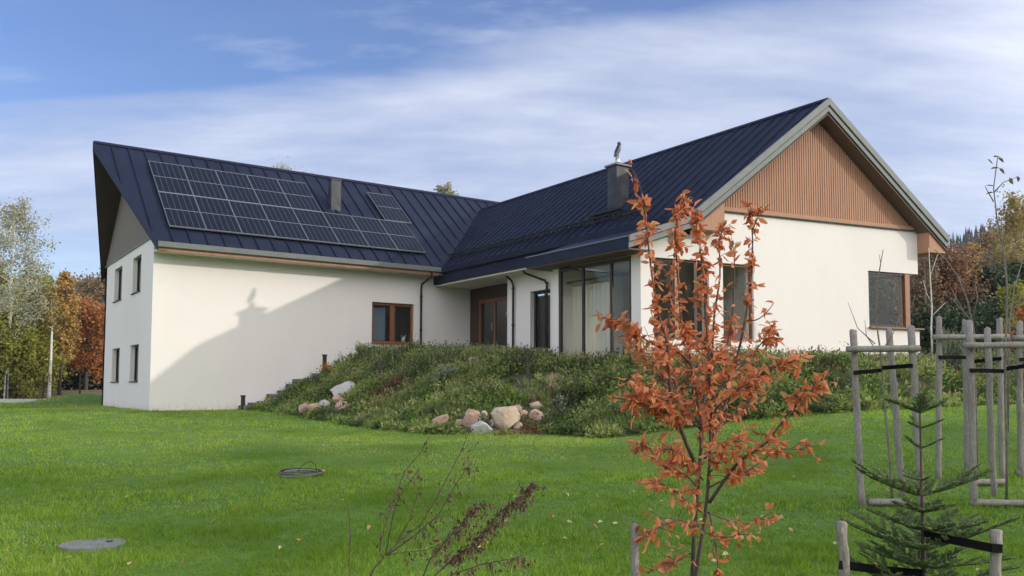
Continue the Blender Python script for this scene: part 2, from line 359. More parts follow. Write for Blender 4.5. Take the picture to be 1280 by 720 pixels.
# gable boards above left gable wall
mb = MB()
zt = lambda v: ZR-SL*abs(v-VR)-.33
for i in range(64):
    a = .02+i*(W-.04)/64; b = a+(W-.04)/64-.012; ta, tb = zt(a), zt(b)
    if min(ta, tb) > 6.1: mb.prism([(0-.02, a, 6.09), (-.02, b, 6.09), (-.02, b, tb), (-.02, a, ta)], (.1, 0, 0))
mb.build('gable_boards', M['greywood'], house)
MB().box(-.05, .01, -.02, W+.02, 6.052, 6.09).build('gable_flashing', M['grey_trim'], house)
# --- right wing walls
gl = 1/math.hypot(1, GK); gd = np.array([gl, GK*gl]); gn = np.array([GK*gl, -gl])
GP0 = (UL, gv(UL)); GP1 = (UR1, gv(UR1))
su = lambda u: (u-UL)/gl
zb = lambda u: 4.92+.35*(u-9.1)                       # bay roof plane
zru = lambda u: ZR2-SR*abs(u-UR)
gops = [(su(10.19), su(12.02), TZ-.1, 4.48), (su(12.5), su(13.58), TZ-.1, 4.46), (su(18.0), su(UR1)-.0001, 2.79, 4.56)]
def gtop(s):
    u = UL+s*gl
    return min(zb(u)-.22, 5.98) if u < 12.2 else 5.98
wall('gable_wall', GP0, GP1, -.3, 5.98, gn, .36, gops, cuts=[su(12.19), su(12.21)], top_fn=gtop)
# bay glass side, plane u = UL, from v=-10.3 to gable
BV0, BV1 = -10.33, gv(UL)
wall('bay_pillar', (UL-.004, -13.66), (UL-.004, BV1+.004), -.2, 4.9, (-1, 0), .36, [])
wall('bay_end_wall', (UL, BV0+.3), (UW, BV0+.3), -.2, 4.56, (0, 1), .3, [])
wall('bay_base', (UL, BV0), (UL, -13.66), -.2, 1.62, (-1, 0), .3, [])
window((UL, BV0), (UL, -13.66), .0, 13.66-10.33, 1.62, 4.55, (-1, 0), inset=.06, fw=.1, mull=[(1.16, .07), (2.44, .08)], fm='darkframe', gm='glass', sill=False)
MB().box(UL+.3, UL+.36, -13.6, BV0-.02, 4.1, 4.16).build('transom', M['darkframe'], house)
# main left wall
mwo = [(5.62-4.1, 6.85-4.1, TZ-.05, 4.42)]
wall('side_wall', (UW, -4.1), (UW, BV0), -.2, 5.12, (-1, 0), .36, mwo)
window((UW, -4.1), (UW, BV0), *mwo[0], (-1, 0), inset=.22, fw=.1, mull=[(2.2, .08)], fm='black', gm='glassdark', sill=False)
wall('recess_side', (UREC, -4.102), (UW+.365, -4.102), -.2, 5.12, (0, 1), .3, [])
rops = [(.68, 3.6, TZ-.05, 4.55)]
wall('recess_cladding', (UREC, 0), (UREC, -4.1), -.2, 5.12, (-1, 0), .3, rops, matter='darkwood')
d_ = window((UREC, 0), (UREC, -4.1), *rops[0], (-1, 0), inset=.05, fw=.14, mull=[(1.9, .1)], fm='woodframe', gm='glassdark', sill=False, opener='door')
MB().tube([(UREC+.0, -1.78, 3.2), (UREC-.03, -1.78, 3.2), (UREC-.03, -1.78, 3.5), (UREC, -1.78, 3.5)], .015).build('handle', M['flue'], d_)
# right (far) wall with corner window
rl = gv(UR1)
wall('side_wall', (UR1-.003, rl+.36), (UR1-.003, W), -.3, 5.6, (1, 0), .36, [(.0001, 1.4, 2.79, 4.56)])
# corner window
window(GP0, GP1, su(18.0), su(19.78), 2.79, 4.56, gn, inset=.1, fw=.08, mull=(), fm='black', gm='glass', sill=False)
mb = MB(); c0 = np.array([*GP0, 0])+np.array([gd[0], gd[1], 0])*(su(19.68)); mb.obox(c0+np.array([-gn[0]*.1, -gn[1]*.1, 3.675]), np.array([gd[0], gd[1], 0])*.10, np.array([gn[0], gn[1], 0])*.07, (0, 0, .875))
mb.build('window_post', M['woodframe'], house)['label'] = 'orange brown timber post at the glazed corner'
window((19.8, rl+.4), (19.8, rl+1.75), .0, 1.35, 2.79, 4.56, (1, 0), inset=.0, fw=.07, fm='woodframe', gm='glass', sill=False)
mb = MB(); cc = (np.array(GP0)+gd*su(19.1)); mb.obox((cc[0]+gn[0]*.02, cc[1]+gn[1]*.02, 2.765), (gd[0]*1.15, gd[1]*1.15, 0), (gn[0]*.09, gn[1]*.09, 0), (0, 0, .022)); mb.build('sill', M['woodframe'], house)
# front windows of the gable
window(GP0, GP1, *gops[0], gn, inset=.12, fw=.06, mull=[(su(10.93), .16), (su(11.62), .1)], fm='darkframe', gm='glass', sill=False)
mb = MB(); c0 = np.array(GP0)+gd*su(10.98)-gn*.075; mb.obox((c0[0], c0[1], 3.35), (gd[0]*.07, gd[1]*.07, 0), (gn[0]*.02, gn[1]*.02, 0), (0, 0, 1.1)); mb.build('window_post', M['wood'], house)
window(GP0, GP1, *gops[1], gn, inset=.12, fw=.06, mull=(), fm='woodframe', gm='glass', sill=False)
# interior
def skewslab(name, m, ua, ub, v1, z0, z1, dv=.38): MB().prism([(ua, gv(ua)+dv, z0), (ub, gv(ub)+dv, z0), (ub, v1, z0), (ua, v1, z0)], (0, 0, z1-z0)).build(name, M[m], house)
skewslab('floor', 'floor', UW+.37, UR1-.37, -.4, TZ-.2, TZ-.06)
skewslab('floor', 'floor', UL+.31, UW+.365, BV0-.01, 1.5, 1.64)
skewslab('ceiling', 'interior', UE+.1, UR1-.1, -.4, 5.14, 5.2)
skewslab('bay_ceiling', 'interior', UL+.1, UW+.1, BV0-.31, 4.605, 4.65)
mb = MB(); mb.box(13.1, 19.7, -9.1, -8.95, TZ, 5.13); mb.box(UW+.37, 13.1, -9.1, -8.95, TZ, 5.13); mb.box(15.2, 15.35, -14.4, -11.6, TZ, 5.13)
mb.build('partition', M['interior'], house)
MB().box(.37, UR1-.37, .37, W-.37, 2.35, 2.55).build('upper_floor', M['floor'], house)
mb = MB(); mb.box(5.9, 6.05, .37, W-.37, 2.56, 5.9); mb.box(5.9, 6.05, .37, W-.37, -.3, 2.34); mb.box(6.05, 20, 4.2, 4.35, 2.56, 5.5); mb.build('partition', M['interior'], house)
# --- roofs
def seams_left(mb, u0, u1, front=True, step=.6):
    u = u0
    while u < u1:
        # clip against slanted verge on the left and valley on the right
        v0 = -EV; v1 = VR
        if u < 0: v0 = -EV+(VR+EV)*(-u/1.31)
        if u > UE: v0 = -EV+(u-UE)*(VV+EV)/(UR-UE)
        if u > UR: v0 = VV-(u-UR)*(VV+EV)/(UE2-UR)
        v0 = max(v0, -EV)+.02; v1 -= .05
        if v1-v0 > .3:
            if front: a = (u, v0, ZE+SL*(v0+EV)); b = (u, v1, ZE+SL*(v1+EV))
            else: a = (u, 2*VR-v0, ZE+SL*(v0+EV)); b = (u, 2*VR-v1, ZE+SL*(v1+EV))
            a = np.array(a); b = np.array(b); c = (a+b)/2; h = (b-a)/2
            n = np.cross((1, 0, 0), h); n /= np.linalg.norm(n); n *= np.sign(n[2])
            mb.obox(c+n*.022, (.014, 0, 0), h, n*.03)
        u += step
def slab(mb, pts, th=.14): mb.prism(pts, (0, 0, -th))
E_, ER = (0, -EV, ZE), (-1.31, VR, ZR)
UX = 21.3
mb = MB(); vy = lambda v: ZE+SL*(v+EV)
slab(mb, [E_, (UE, -EV, ZE), (UR, VV, ZR2), (UR, VR, ZR), ER])
slab(mb, [(UR, VV, ZR2), (UE2, -EV, ZE), (UX, -EV, ZE), (UX, VR, ZR), (UR, VR, ZR)])
seams_left(mb, -.72, 21.2)
r1 = mb.build('roof', M['roof'], house); r1['label'] = 'sunlit navy standing seam slope of the left wing'
mb = MB(); slab(mb, [(0, W+EV, ZE), (UX, W+EV, ZE), (UX, VR, ZR), ER]); seams_left(mb, -.72, 21.2, False)
mb.build('roof', M['roof'], house)
# right wing slopes
def rpt(u, v): return (u, v, zru(u))
mb = MB()
slab(mb, [rpt(UE, gv(UE, VO)), rpt(UE, -EV), (UR, VV, ZR2), rpt(UR, gv(UR, VO))])
v = gv(UR, VO)+.35
while v < VV-.2:
    v_ = v
    u_hi = UR-.04; u_lo = UE+.02
    if v_ < gv(UE, VO): u_lo = UR+(v_+VO-G0)/GK+.03 if v_ < gv(UE, VO) else u_lo
    if v_ > -EV: u_lo = UE+(v_+EV)*(UR-UE)/(VV+EV)
    if u_hi-u_lo > .2:
        a = np.array(rpt(u_lo, v_)); b = np.array(rpt(u_hi, v_)); h = (b-a)/2; n = np.cross(h, (0, 1, 0)); n /= np.linalg.norm(n); n *= np.sign(n[2])
        mb.obox((a+b)/2+n*.022, h, (0, .014, 0), n*.03)
    v += .5
r2_ = mb.build('roof', M['roof'], house); r2_['label'] = 'shaded navy slope of the right wing above the recessed entrance'
mb = MB(); slab(mb, [rpt(UE2, gv(UE2, VO)), rpt(UR, gv(UR, VO)), (UR, VV, ZR2), rpt(UE2, -EV)]); mb.build('roof', M['roof'], house)
# ridge caps
def capline(mb, a, b, w=.13, drop=.11, axis_='u'):
    a = np.array(a, float); b = np.array(b, float)
    for s in (-1, 1):
        off = np.array((0, s*w, -drop)) if axis_ == 'u' else np.array((s*w, 0, -drop))
        up = np.array((0, 0, .05)); mb.prism([a+up, b+up, b+up+off, a+up+off], (0, 0, -.015))
mb = MB(); capline(mb, (-1.33, VR, ZR+.02), (UX, VR, ZR+.02)); capline(mb, (UR, VV-.1, ZR2+.02), (UR, gv(UR, VO)-.01, ZR2+.02), axis_='v')
mb.build('ridge_cap', M['navy_trim'], house)
mb = MB(); a = np.array((UE, -EV, ZE+.035)); b = np.array((UR, VV, ZR2+.035)); wv = np.array((0, .18, .18*SL)); wu = np.array((.18, 0, .18*SR))
mb.add([a, b, b+wv+np.array((-.02,0,0)), a+wv+np.array((-.13,0,0))], [(0,1,2,3)]); 
mb.build('valley_flashing', M['roof'], house)
# left gable verge boards + dark soffit
mb = MB(); up = np.array((0, 0, .03)); ox = np.array((-.05, 0, 0))
for A, B in ((E_, ER), ((0, W+EV, ZE), ER)):
    A = np.array(A); B = np.array(B); mb.prism([A+up, B+up, B-up*9.5, A-up*9.5], ox)
mb.build('verge_board', M['navy_trim'], house)
mb = MB()
for A, B, v0 in ((E_, ER, -EV), ((0, W+EV, ZE), ER, W+EV)):
    A = np.array(A, float)-(0, 0, .27); B = np.array(B, float)-(0, 0, .27)
    mb.prism([A+(.005,0,0), B+(.005,0,0), (.3, VR, ZR-.27), (.3, v0, ZE-.27)], (0, 0, -.02))
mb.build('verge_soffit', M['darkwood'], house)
# left eave: gutter, fascia, soffit
MB().prism([(0-.03, -EV-.16, ZE+.005), (0-.03, -EV-.13, ZE-.17), (-.03, -EV-.04, ZE-.2), (-.03, -EV-.0, ZE-.2), (-.03, -EV-.0, ZE+.03), (-.03, -EV-.02, ZE+.03)], (UE-.05, 0, 0)).build('gutter', M['grey_trim'], house)
MB().box(-.02, UE-.02, -EV-.0, -EV+.08, ZE-.30, ZE-.145).build('eave_board', M['wood'], house)
MB().box(-.02, UE-.03, -EV+.08, .0, 5.50, 5.54).build('soffit', M['interior'], house)
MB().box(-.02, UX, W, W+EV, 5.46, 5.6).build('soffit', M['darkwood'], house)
# right wing: eave fascia, gutter, soffit
ve = gv(UE, VO)+.03
MB().box(UE-.03, UE+.05, ve+.02, -EV-.16, 5.16, ZE-.14).build('fascia', M['navy_trim'], house)
MB().prism([(UE-.17, ve, ZE+.0), (UE-.15, ve, ZE-.2), (UE-.06, ve, ZE-.24), (UE-.032, ve, ZE-.24), (UE-.032, ve, ZE+.02), (UE-.05, ve, ZE+.02)], (0, -EV-.02-ve, 0)).build('gutter', M['navy_trim'], house)
MB().box(UE+.05, UREC+.0, -10.0, -.003, 5.085, 5.13).build('soffit', M['interior'], house)
MB().box(UE-.03, UE+.3, -EV-.16, -.003, 5.16, 5.6).build('eave_return', M['navy_trim'], house)
# bay roof
bv0 = -9.62
mb = MB(); uA, uB = 9.1, UE+.02
slab(mb, [(uA, gv(uA, VO-.02), zb(uA)), (uA, bv0, zb(uA)), (uB, bv0, zb(uB)), (uB, gv(uB, VO-.02), zb(uB))], .1)
mb.build('bay_roof', M['roof'], house)
MB().box(uA-.05, uA, gv(uA, VO)+.03, bv0, 4.60, zb(uA)-.03).build('bay_fascia', M['navy_trim'], house)
mb = MB(); mb.tube([(uA-.06, gv(uA, VO)+.03, zb(uA)+.0), (uA-.06, bv0, zb(uA)+.0)], .022, 8); mb.build('drip_edge', M['alu'], house)
MB().prism([(uA-.02, gv(uA, VO-.03), 4.565), (UL+.02, gv(UL, VO-.03), 4.565), (UL+.02, bv0+.02, 4.565), (uA-.02, bv0+.02, 4.565)], (0, 0, .035)).build('bay_soffit', M['soffitwood'], house)
MB().box(UL+.021, UW-.01, BV0+.01, bv0+.02, 4.565, 4.6).build('bay_soffit', M['soffitwood'], house)
MB().prism([(uA, bv0, 4.60), (UE-.03, bv0, 4.60), (UE-.03, bv0, zb(UE-.03)-.11), (uA, bv0, zb(uA)-.11)], (0, .04, 0)).build('bay_end_board', M['navy_trim'], house)
mb = MB()
for k in range(18): mb.box(10.2+.012*(k % 2), 10.235+.012*(k % 2), -12.25+k*.098, -12.16+k*.098, 1.7, 3.98)
mb.build('sunlit_wall_stand_in', leafmat('cream_stand_in', [(.86,.82,.72)]*2, .55), house)  # added translucent cream panel, its glow stands in for a sunlit interior wall
# verge trim following a profile on the gable verge plane
def verge(name, m, us, zf, top, bot, off, th):
    mb = MB()
    for ua, ub in zip(us[:-1], us[1:]):
        P = [(ua, gv(ua, off), zf(ua)+top), (ub, gv(ub, off), zf(ub)+top), (ub, gv(ub, off), zf(ub)+bot), (ua, gv(ua, off), zf(ua)+bot)]
        mb.prism(P, (0, th, 0))
    return mb.build(name, m, house)
us = (UE, UR, UE2)
verge('barge_board', M['grey_trim'], us, zru, .05, -.17, VO+.06, .06)
verge('barge_board', M['black'], us, zru, -.17, -.205, VO+.0, .05)
verge('barge_board', M['grey_trim'], us, zru, -.205, -.36, VO+.02, .06)
verge('barge_board', M['grey_trim'], us, zru, -.375, -.45, VO-.05, .05)
us2 = (uA-.05, UE+.25)
verge('bay_barge_board', M['grey_trim'], us2, zb, .05, -.13, VO+.04, .05)
verge('bay_barge_board', M['grey_trim'], us2, zb, -.15, -.30, VO+.0, .05)
# sloped soffits behind verge (timber)
mb = MB()
for ua, ub in ((UE, UR), (UR, UE2)):
    mb.prism([(ua, gv(ua, VO-.01), zru(ua)-.46), (ub, gv(ub, VO-.01), zru(ub)-.46), (ub, gv(ub, -.3), zru(ub)-.46), (ua, gv(ua, -.3), zru(ua)-.46)], (0, 0, .03))
mb.build('verge_soffit', M['soffitwood'], house)
# boxed eave ends in larch
for (ua, ub) in ((UE+.02, 12.2), (UR1+.0, UE2-.02)):
    P = [(ua, gv(ua, VO-.06), 5.24), (ub, gv(ub, VO-.06), 5.24), (ub, gv(ub, VO-.06), zru(ub)-.44), (ua, gv(ua, VO-.06), zru(ua)-.44)]
    if ua < 15: P = [(ua, gv(ua, VO-.06), 5.3), (ub, gv(ub, VO-.06), 5.3), (ub, gv(ub, VO-.06), zru(ub)-.46), (ua, gv(ua, VO-.06), zru(ua)-.40)]
    MB().prism(P, (0, 1.2 if ua < 15 else 14.5, 0)).build('eave_box', M['wood'], house)
# gutter on the right hand eave
MB().prism([(UE2+.0, gv(UE2, VO)-.02, ZE+.03), (UE2+.13, gv(UE2, VO)-.02, ZE+.03), (UE2+.13, gv(UE2, VO)-.02, ZE-.28), (UE2+.0, gv(UE2, VO)-.02, ZE-.28)], (0, 14, 0)).build('gutter', M['grey_trim'], house)
# larch gable slats
mb = MB(); u = 12.2
zs = lambda u: zru(u)-.47
P = [(12.22, 5.99), (19.80, 5.99), (UR, zs(UR)-.0)]
mb.prism([(a, gv(a, -.01), z) for a, z in ((12.2, 5.985), (19.79, 5.985), (UR, ZR2-.47))], (0, .05, 0))
u = 12.25
while u < 19.75:
    t = zs(u+.035) if u+.035 > UR else zs(u)
    t = min(zs(u), zs(u+.07))
    if t > 6.12:
        c = np.array([u+.035, gv(u+.035, .014), (6.1+t)/2]); mb.obox(c, (gd[0]*.031, gd[1]*.031, 0), (gn[0]*.016, gn[1]*.018, 0), (0, 0, (t-6.1)/2))
    u += .088
mb.build('timber_slats', M['wood'], house)
mb = MB(); P0 = (12.2, gv(12.2, .07), 5.985); P1 = (19.95, gv(19.95, .07), 5.985)
mb.prism([P0, P1, (P1[0], P1[1], 6.1), (P0[0], P0[1], 6.1)], (0, .07, 0)); mb.build('base_rail', M['wood'], house)
mb = MB(); mb.prism([(12.2, gv(12.2, .085), 5.955), (19.95, gv(19.95, .085), 5.955), (19.95, gv(19.95, .085), 5.98), (12.2, gv(12.2, .085), 5.98)], (0, .083, 0)); mb.build('drip_strip', M['black'], house)
# downpipes
def pipe(pts, lab=None):
    mb = MB(); mb.tube(pts, .042, 10); 
    for z in (3.2, 4.6): mb.tube([(pts[-1][0], pts[-1][1], z), (pts[-1][0], pts[-1][1], z+.05)], .062, 10)
    o = mb.build('downpipe', M['black'], house, True)
    if lab: o['label'] = lab
pipe([(10.60, -EV-.05, 5.6), (10.60, -EV-.03, 5.42), (10.5, -.12, 5.12), (10.5, -.09, 4.9), (10.5, -.09, 2.2)])
pipe([(UE-.05, -4.75, 5.6), (UE-.02, -4.75, 5.38), (UW-.14, -4.60, 4.92), (UW-.09, -4.62, 4.75), (UW-.09, -4.62, 2.1)])
pipe([(UE+.2, -6.2, 5.1), (UE+.25, -6.22, 5.0), (UW-.14, -6.7, 4.72), (UW-.09, -6.76, 4.6), (UW-.09, -6.76, 2.1)])
# snow guard
mb = MB(); ug = 11.72; zg = zru(ug); vv0, vv1 = -12.4, -.4
for k, h in ((0, .08), (0, .20)):
    mb.tube([(ug-h*.5, vv0, zg+h), (ug-h*.5, vv1, zg+h)], .026, 6)
v = vv0
while v < vv1-.1:
    mb.tube([(ug, v, zg+.02), (ug-.1, v+.13, zg+.21), (ug, v+.26, zg+.02)], .022, 5)
    mb.tube([(ug+.25, v+.13, zg+.25), (ug-.1, v+.13, zg+.2), (ug-.06, v+.13, zg-.02)], .012, 5)
    v += .5
v = vv0
while v < vv1: mb.tube([(ug-.07, v, zg+.17), (ug-.13, v+.08, zg+.02)], .02, 5); v += .25
mb.build('snow_guard', M['black'], house)
# chimneys
def chimney_right():
    cu, cv = 12.62, -9.95; hu, hv = .27, .24; zb0 = zru(cu-hu)-.1; zt0 = 8.28
    mb = MB(); mb.box(cu-hu, cu+hu, cv-hv, cv+hv, zb0, zt0); ch = mb.build('chimney', M['chim'], house)
    mb = MB(); mb.box(cu-hu-.07, cu+hu+.07, cv-hv-.07, cv+hv+.07, zt0, zt0+.06); mb.build('chimney_cap', M['grey_trim'], ch)
    mb = MB(); mb.tube([(cu, cv, zt0+.06), (cu, cv, zt0+.32)], .085, 14); mb.build('flue', M['flue'], ch, True)
    s = SR
    mb = MB(); z1 = zru(cu-hu-.12); mb.box(cu-hu-.16, cu+hu+.05, cv-hv-.14, cv+hv+.14, z1-.05, z1+.18); mb.build('chimney_flashing', M['black'], ch)
    mb = MB()
    for k in range(9):
        x = cu-hu-.55+k*.05; mb.box(x, x+.02, cv-.9, cv+.6, zru(cu-hu-.3)+.12, zru(cu-hu-.3)+.15)
    mb.box(cu-hu-.57, cu-hu-.55, cv-.9, cv+.6, zru(cu-hu-.3)+.1, zru(cu-hu-.3)+.17); mb.box(cu-hu-.13, cu-hu-.11, cv-.9, cv+.6, zru(cu-hu-.3)+.1, zru(cu-hu-.3)+.17)
    for vv in (cv-.8, cv+.5): mb.tube([(cu-hu-.5, vv, zru(cu-hu-.5)), (cu-hu-.5, vv, zru(cu-hu-.3)+.12), (cu-hu-.1, vv, zru(cu-hu-.1))], .015, 6)
    mb.build('roof_walkway', M['black'], house)
    return cu, cv, zt0+.32
cu, cv, ct = chimney_right()
mb = MB(); mb.box(7.46, 7.90, 2.33, 2.68, vy(2.33)-.1, 9.62); c2 = mb.build('chimney', M['chim'], house); c2['label'] = 'short grey metal clad chimney on the left wing'
MB().box(7.43, 7.93, 2.30, 2.71, 9.62, 9.66).build('chimney_cap', M['chim'], c2)
# solar panels
TL = 2.56; nS = np.array((0, -SL, 1.)); nS /= np.linalg.norm(nS); tS = np.array((0, 1., SL)); tS /= np.linalg.norm(tS)
def solar(u0, v0, w, proto=[None]):
    base = np.array((u0, v0, vy(v0)))+nS*.10
    if proto[0] is None:
        L_ = 2.49; fr = MB(); t = .035
        def bx(mb, x0, x1, y0, y1, z0, z1): mb.box(x0, x1, y0, y1, z0, z1)
        q_ = .014; bx(fr, 0, q_, 0, L_, 0, .045); bx(fr, w-q_, w, 0, L_, 0, .045); bx(fr, q_, w-q_, 0, t, 0, .045); bx(fr, q_, w-q_, L_-t, L_, 0, .045); bx(fr, q_, w-q_, L_/2-.016, L_/2+.016, .01, .044)
        f = fr.build('solar_panel', M['alu'])
        c = MB(); c.box(q_, w-q_, t, L_-t, .01, .036); p = c.build('cells', M['panel']); p.parent = f
        for yy in (.5, 1.9): q = MB().box(.1, w-.1, yy, yy+.05, -.1, 0).build('mounting_rail', M['alu']); q.parent = f
        proto[0] = f; o = f
    else:
        o = proto[0].copy(); COL.objects.link(o)
        for ch in proto[0].children:
            k = ch.copy(); COL.objects.link(k); k.parent = o
    Mx = Matrix(((1, tS[0], nS[0], base[0]), (0, tS[1], nS[1], base[1]), (0, tS[2], nS[2], base[2]), (0, 0, 0, 1)))
    o.parent = None; o.matrix_world = Mx; o['group'] = 'solar panels on the left wing roof'
    SOL.append(o)
SOL = []
PW = 1.262
for k in range(8): solar(.47+k*1.277, -.03, PW)
for k in range(5): solar(.47+k*1.277, 1.90, PW)
solar(9.75, 1.90, PW)
for o in SOL:
    mw = o.matrix_world.copy(); bpy.context.view_layer.update(); o.parent = house; o.matrix_parent_inverse = house.matrix_world.inverted(); o.matrix_world = mw
# bird figure on chimney
def bird():
    b = empty('bird_figure', (cu, cv, ct)); tag(b, 'dark metal bird figure perched on the flue of the tall chimney', 'bird figure')
    prof = [(0, .0, .0, .02), (-.10, 0, -.02, .03), (-.06, 0, .08, .055), (-.02, 0, .17, .085), (.02, 0, .26, .09), (.04, 0, .35, .07), (.04, 0, .40, .045)]
    mb = MB(); mb.tube([(cu+x, cv+y, ct+z+.05) for x, y, z, r in prof[1:]], [r for *_, r in prof[1:]], 12); body = mb.build('body', M['chim'], b, True)
    mb = MB(); mb.tube([(cu+.04, cv, ct+.43), (cu+.05, cv, ct+.46), (cu+.055, cv, ct+.51), (cu+.05, cv, ct+.55), (cu+.045, cv, ct+.57)], [.03, .055, .062, .045, .015], 12); mb.build('head', M['chim'], b, True)
    mb = MB(); mb.tube([(cu+.09, cv, ct+.51), (cu+.14, cv, ct+.50), (cu+.16, cv, ct+.47)], [.02, .012, .003], 8); mb.build('beak', M['chim'], b, True)
    mb = MB()
    for s in (-1, 1): mb.tube([(cu+.04, cv+s*.07, ct+.38), (cu-.02, cv+s*.085, ct+.25), (cu-.10, cv+s*.05, ct+.10), (cu-.16, cv+s*.02, ct-.0)], [.03, .045, .03, .006], 8)
    mb.build('wing', M['grey_trim'], b, True)
    mb = MB()
    for s in (-1, 1): mb.tube([(cu, cv+s*.03, ct+.12), (cu, cv+s*.03, ct)], .012, 6)
    mb.build('leg', M['chim'], b)
bird()
# small white horned ornament on the windowsill
def orn():
    x, y, z = 9.86, .25, 2.73
    b = empty('ornament', (x, y, z)); tag(b, 'small white eared ornament behind the timber framed window pane', 'ornament')
    m = mat('white_ceramic', (.8,.8,.78), .4, noise=[(9,(.7,.7,.68),.4,.7)])
    mb = MB(); mb.tube([(x, y, z), (x, y, z+.05), (x, y, z+.12), (x, y, z+.17), (x, y, z+.2)], [.05, .085, .08, .06, .02], 12); mb.build('body', m, b, True)
    for s in (-1, 1):
        mb = MB(); mb.tube([(x+s*.05, y, z+.17), (x+s*.10, y, z+.24), (x+s*.13, y, z+.30)], [.025, .02, .004], 8); mb.build('ear', m, b, True)
    MB().box(x-.6, x+.2, y-.05, y+.09, z-.1, z-.002).build('inner_sill', M['interior'], house)
orn()
# ------------------------------------------------------------------ vegetation helpers
def unit(a): return a/(np.linalg.norm(a, axis=-1, keepdims=True)+1e-9)
def rnd_dirs(n): return unit(RNG.normal(size=(n, 3)))
def leaf_quads(C, D, Nn, ln, wd, fold=.0):
    """leaf = kite of 4 verts: base, side, tip, side. C base point, D direction, Nn approx normal"""
    D = unit(D); S = unit(np.cross(D, Nn)); up = np.cross(S, D)
    ln = np.asarray(ln).reshape(-1, 1)*np.ones((len(C), 1)); wd = np.asarray(wd).reshape(-1, 1)*np.ones((len(C), 1))
    a = C; b = C+D*ln*.5+S*wd*.5+up*fold*wd; c = C+D*ln; d = C+D*ln*.5-S*wd*.5+up*fold*wd
    return np.stack([a, b, c, d], 1)
def leaf_big(C, D, Nn, ln, wd, cup=.15):
    """curved pointed leaf with midrib fold: 4 quads (two halves x two segments) per leaf"""
    D = unit(D); S = unit(np.cross(D, Nn)); up = np.cross(S, D)
    ln = np.asarray(ln, float).reshape(-1, 1); wd = np.asarray(wd, float).reshape(-1, 1); cu = np.asarray(cup, float).reshape(-1, 1)*np.ones_like(ln)
    def p(t, s, h): return C+D*ln*t+S*wd*s+up*(h*wd)-up*cu*ln*t*t
    m0 = p(.0, 0, 0); m1 = p(.38, 0, -.1); m2 = p(.72, 0, -.1); m3 = p(1., 0, 0)
    r1 = p(.33, .5, .12); r2 = p(.72, .34, .10); l1 = p(.33, -.5, .12); l2 = p(.72, -.34, .10)
    Q = np.stack([np.stack([m0, r1, m1, l1], 1)*0+np.stack([m0, r1, m1, m1*.5+m0*.5], 1), np.stack([m0, m1*.5+m0*.5, m1, l1], 1), np.stack([m1, r1, r2, m2], 1), np.stack([m1, m2, l2, l1], 1), np.stack([m2, r2, m3, m3*.7+m2*.3], 1), np.stack([m2, m3*.7+m2*.3, m3, l2], 1)], 1)
    return Q.reshape(-1, 4, 3)
def curve(p0, d0, ln, n=6, bend=(0, 0, 0), wob=.08, rng=RNG):
    p = np.array(p0, float); d = np.array(d0, float); d /= np.linalg.norm(d); out = [p.copy()]
    for i in range(n):
        d = d+np.array(bend)/n+rng.normal(size=3)*wob; d /= np.linalg.norm(d); p = p+d*ln/n; out.append(p.copy())
    return out
def lerp_path(P, t):
    P = np.array(P); n = len(P)-1; x = t*n; i = min(int(x), n-1); return P[i]*(1-(x-i))+P[i+1]*(x-i)
def bg_tree(name, label, cat, loc, h, wid, trunk_r, leafm, barkm, nb=26, nl=9000, lsize=.16, cb=.2, shape='round', lean=0, up=.5, group=None, bare=.0, cs=1.0, seed=0, droop=0):
    """tree with tapered trunk, limbs and a crown of small leaves clustered round the twigs"""
    rng = np.random.default_rng(seed+11)
    t = empty(name, loc); tag(t, label, cat, group); L0 = np.array(loc, float)
    tr = curve(L0-(0, 0, .3), (lean, 0, 1), h*.97+.3, 9, (0, 0, .25), .035, rng)
    mb = MB(); mb.tube(tr, list(np.linspace(trunk_r, trunk_r*.12, len(tr))), 8)
    mb.build('trunk', barkm, t, True)
    lm = MB(); tips = []
    for k in range(nb):
        s = cb+(1-cb)*(k+.5)/nb*.97; p = lerp_path(tr, s)
        a = k*2.4+rng.random()*.8
        if shape == 'round': r_ = wid*math.sqrt(max(.05, 1-((s-cb)/(1-cb)*2-.9)**2*.85))
        elif shape == 'cone': r_ = wid*(1.05-(s-cb)/(1-cb))
        elif shape == 'oval': r_ = wid*math.sin(math.pi*min(1, (s-cb)/(1-cb)*.85+.15))**.7
        r_ *= rng.uniform(.65, 1.12)
        br = curve(p, (math.cos(a), math.sin(a), up*rng.uniform(.6, 1.4)), r_, 6, (0, 0, .35-droop), .12, rng)
        rr = trunk_r*.33*(1-s*.6); lm.tube(br, list(np.linspace(rr, rr*.2, len(br))), 5, False)
        for j in range(5):
            q = lerp_path(br, .3+.68*j/5); dd = unit(np.array(br[-1])-np.array(br[0]))+rng.normal(size=3)*.8+(0, 0, -droop*1.5)
            tw = curve(q, dd, r_*.42, 4, (0, 0, -droop), .15, rng); lm.tube(tw, list(np.linspace(rr*.32, rr*.08, len(tw))), 4, False); tips += [tw[k_] for k_ in (1, 2, 3, 4)]
        tips += br[3:]
    lm.build('limbs', barkm, t)
    tips = np.array(tips); n = int(nl*(1-bare))
    if n > 0:
        w = rng.random(len(tips))**1.6; w /= w.sum()
        ci = rng.choice(len(tips), n, p=w); sp_ = rng.normal(size=(n, 3))*cs*wid*.085*rng.uniform(.4, 1.3, (n, 1)); C = tips[ci]+sp_
        Q = leaf_quads(C, unit(rng.normal(size=(n, 3))+(0, 0, -.3)), unit(rng.normal(size=(n, 3))), rng.uniform(.7, 1.3, n)*lsize, rng.uniform(.5, .9, n)*lsize, .1)
        tint = np.clip(rng.normal(.5, .2, n)+(w[ci]/w.max()-.4)*.25, 0, 1)
        np_mesh('crown', Q, 4, leafm, t, tint)
    return t
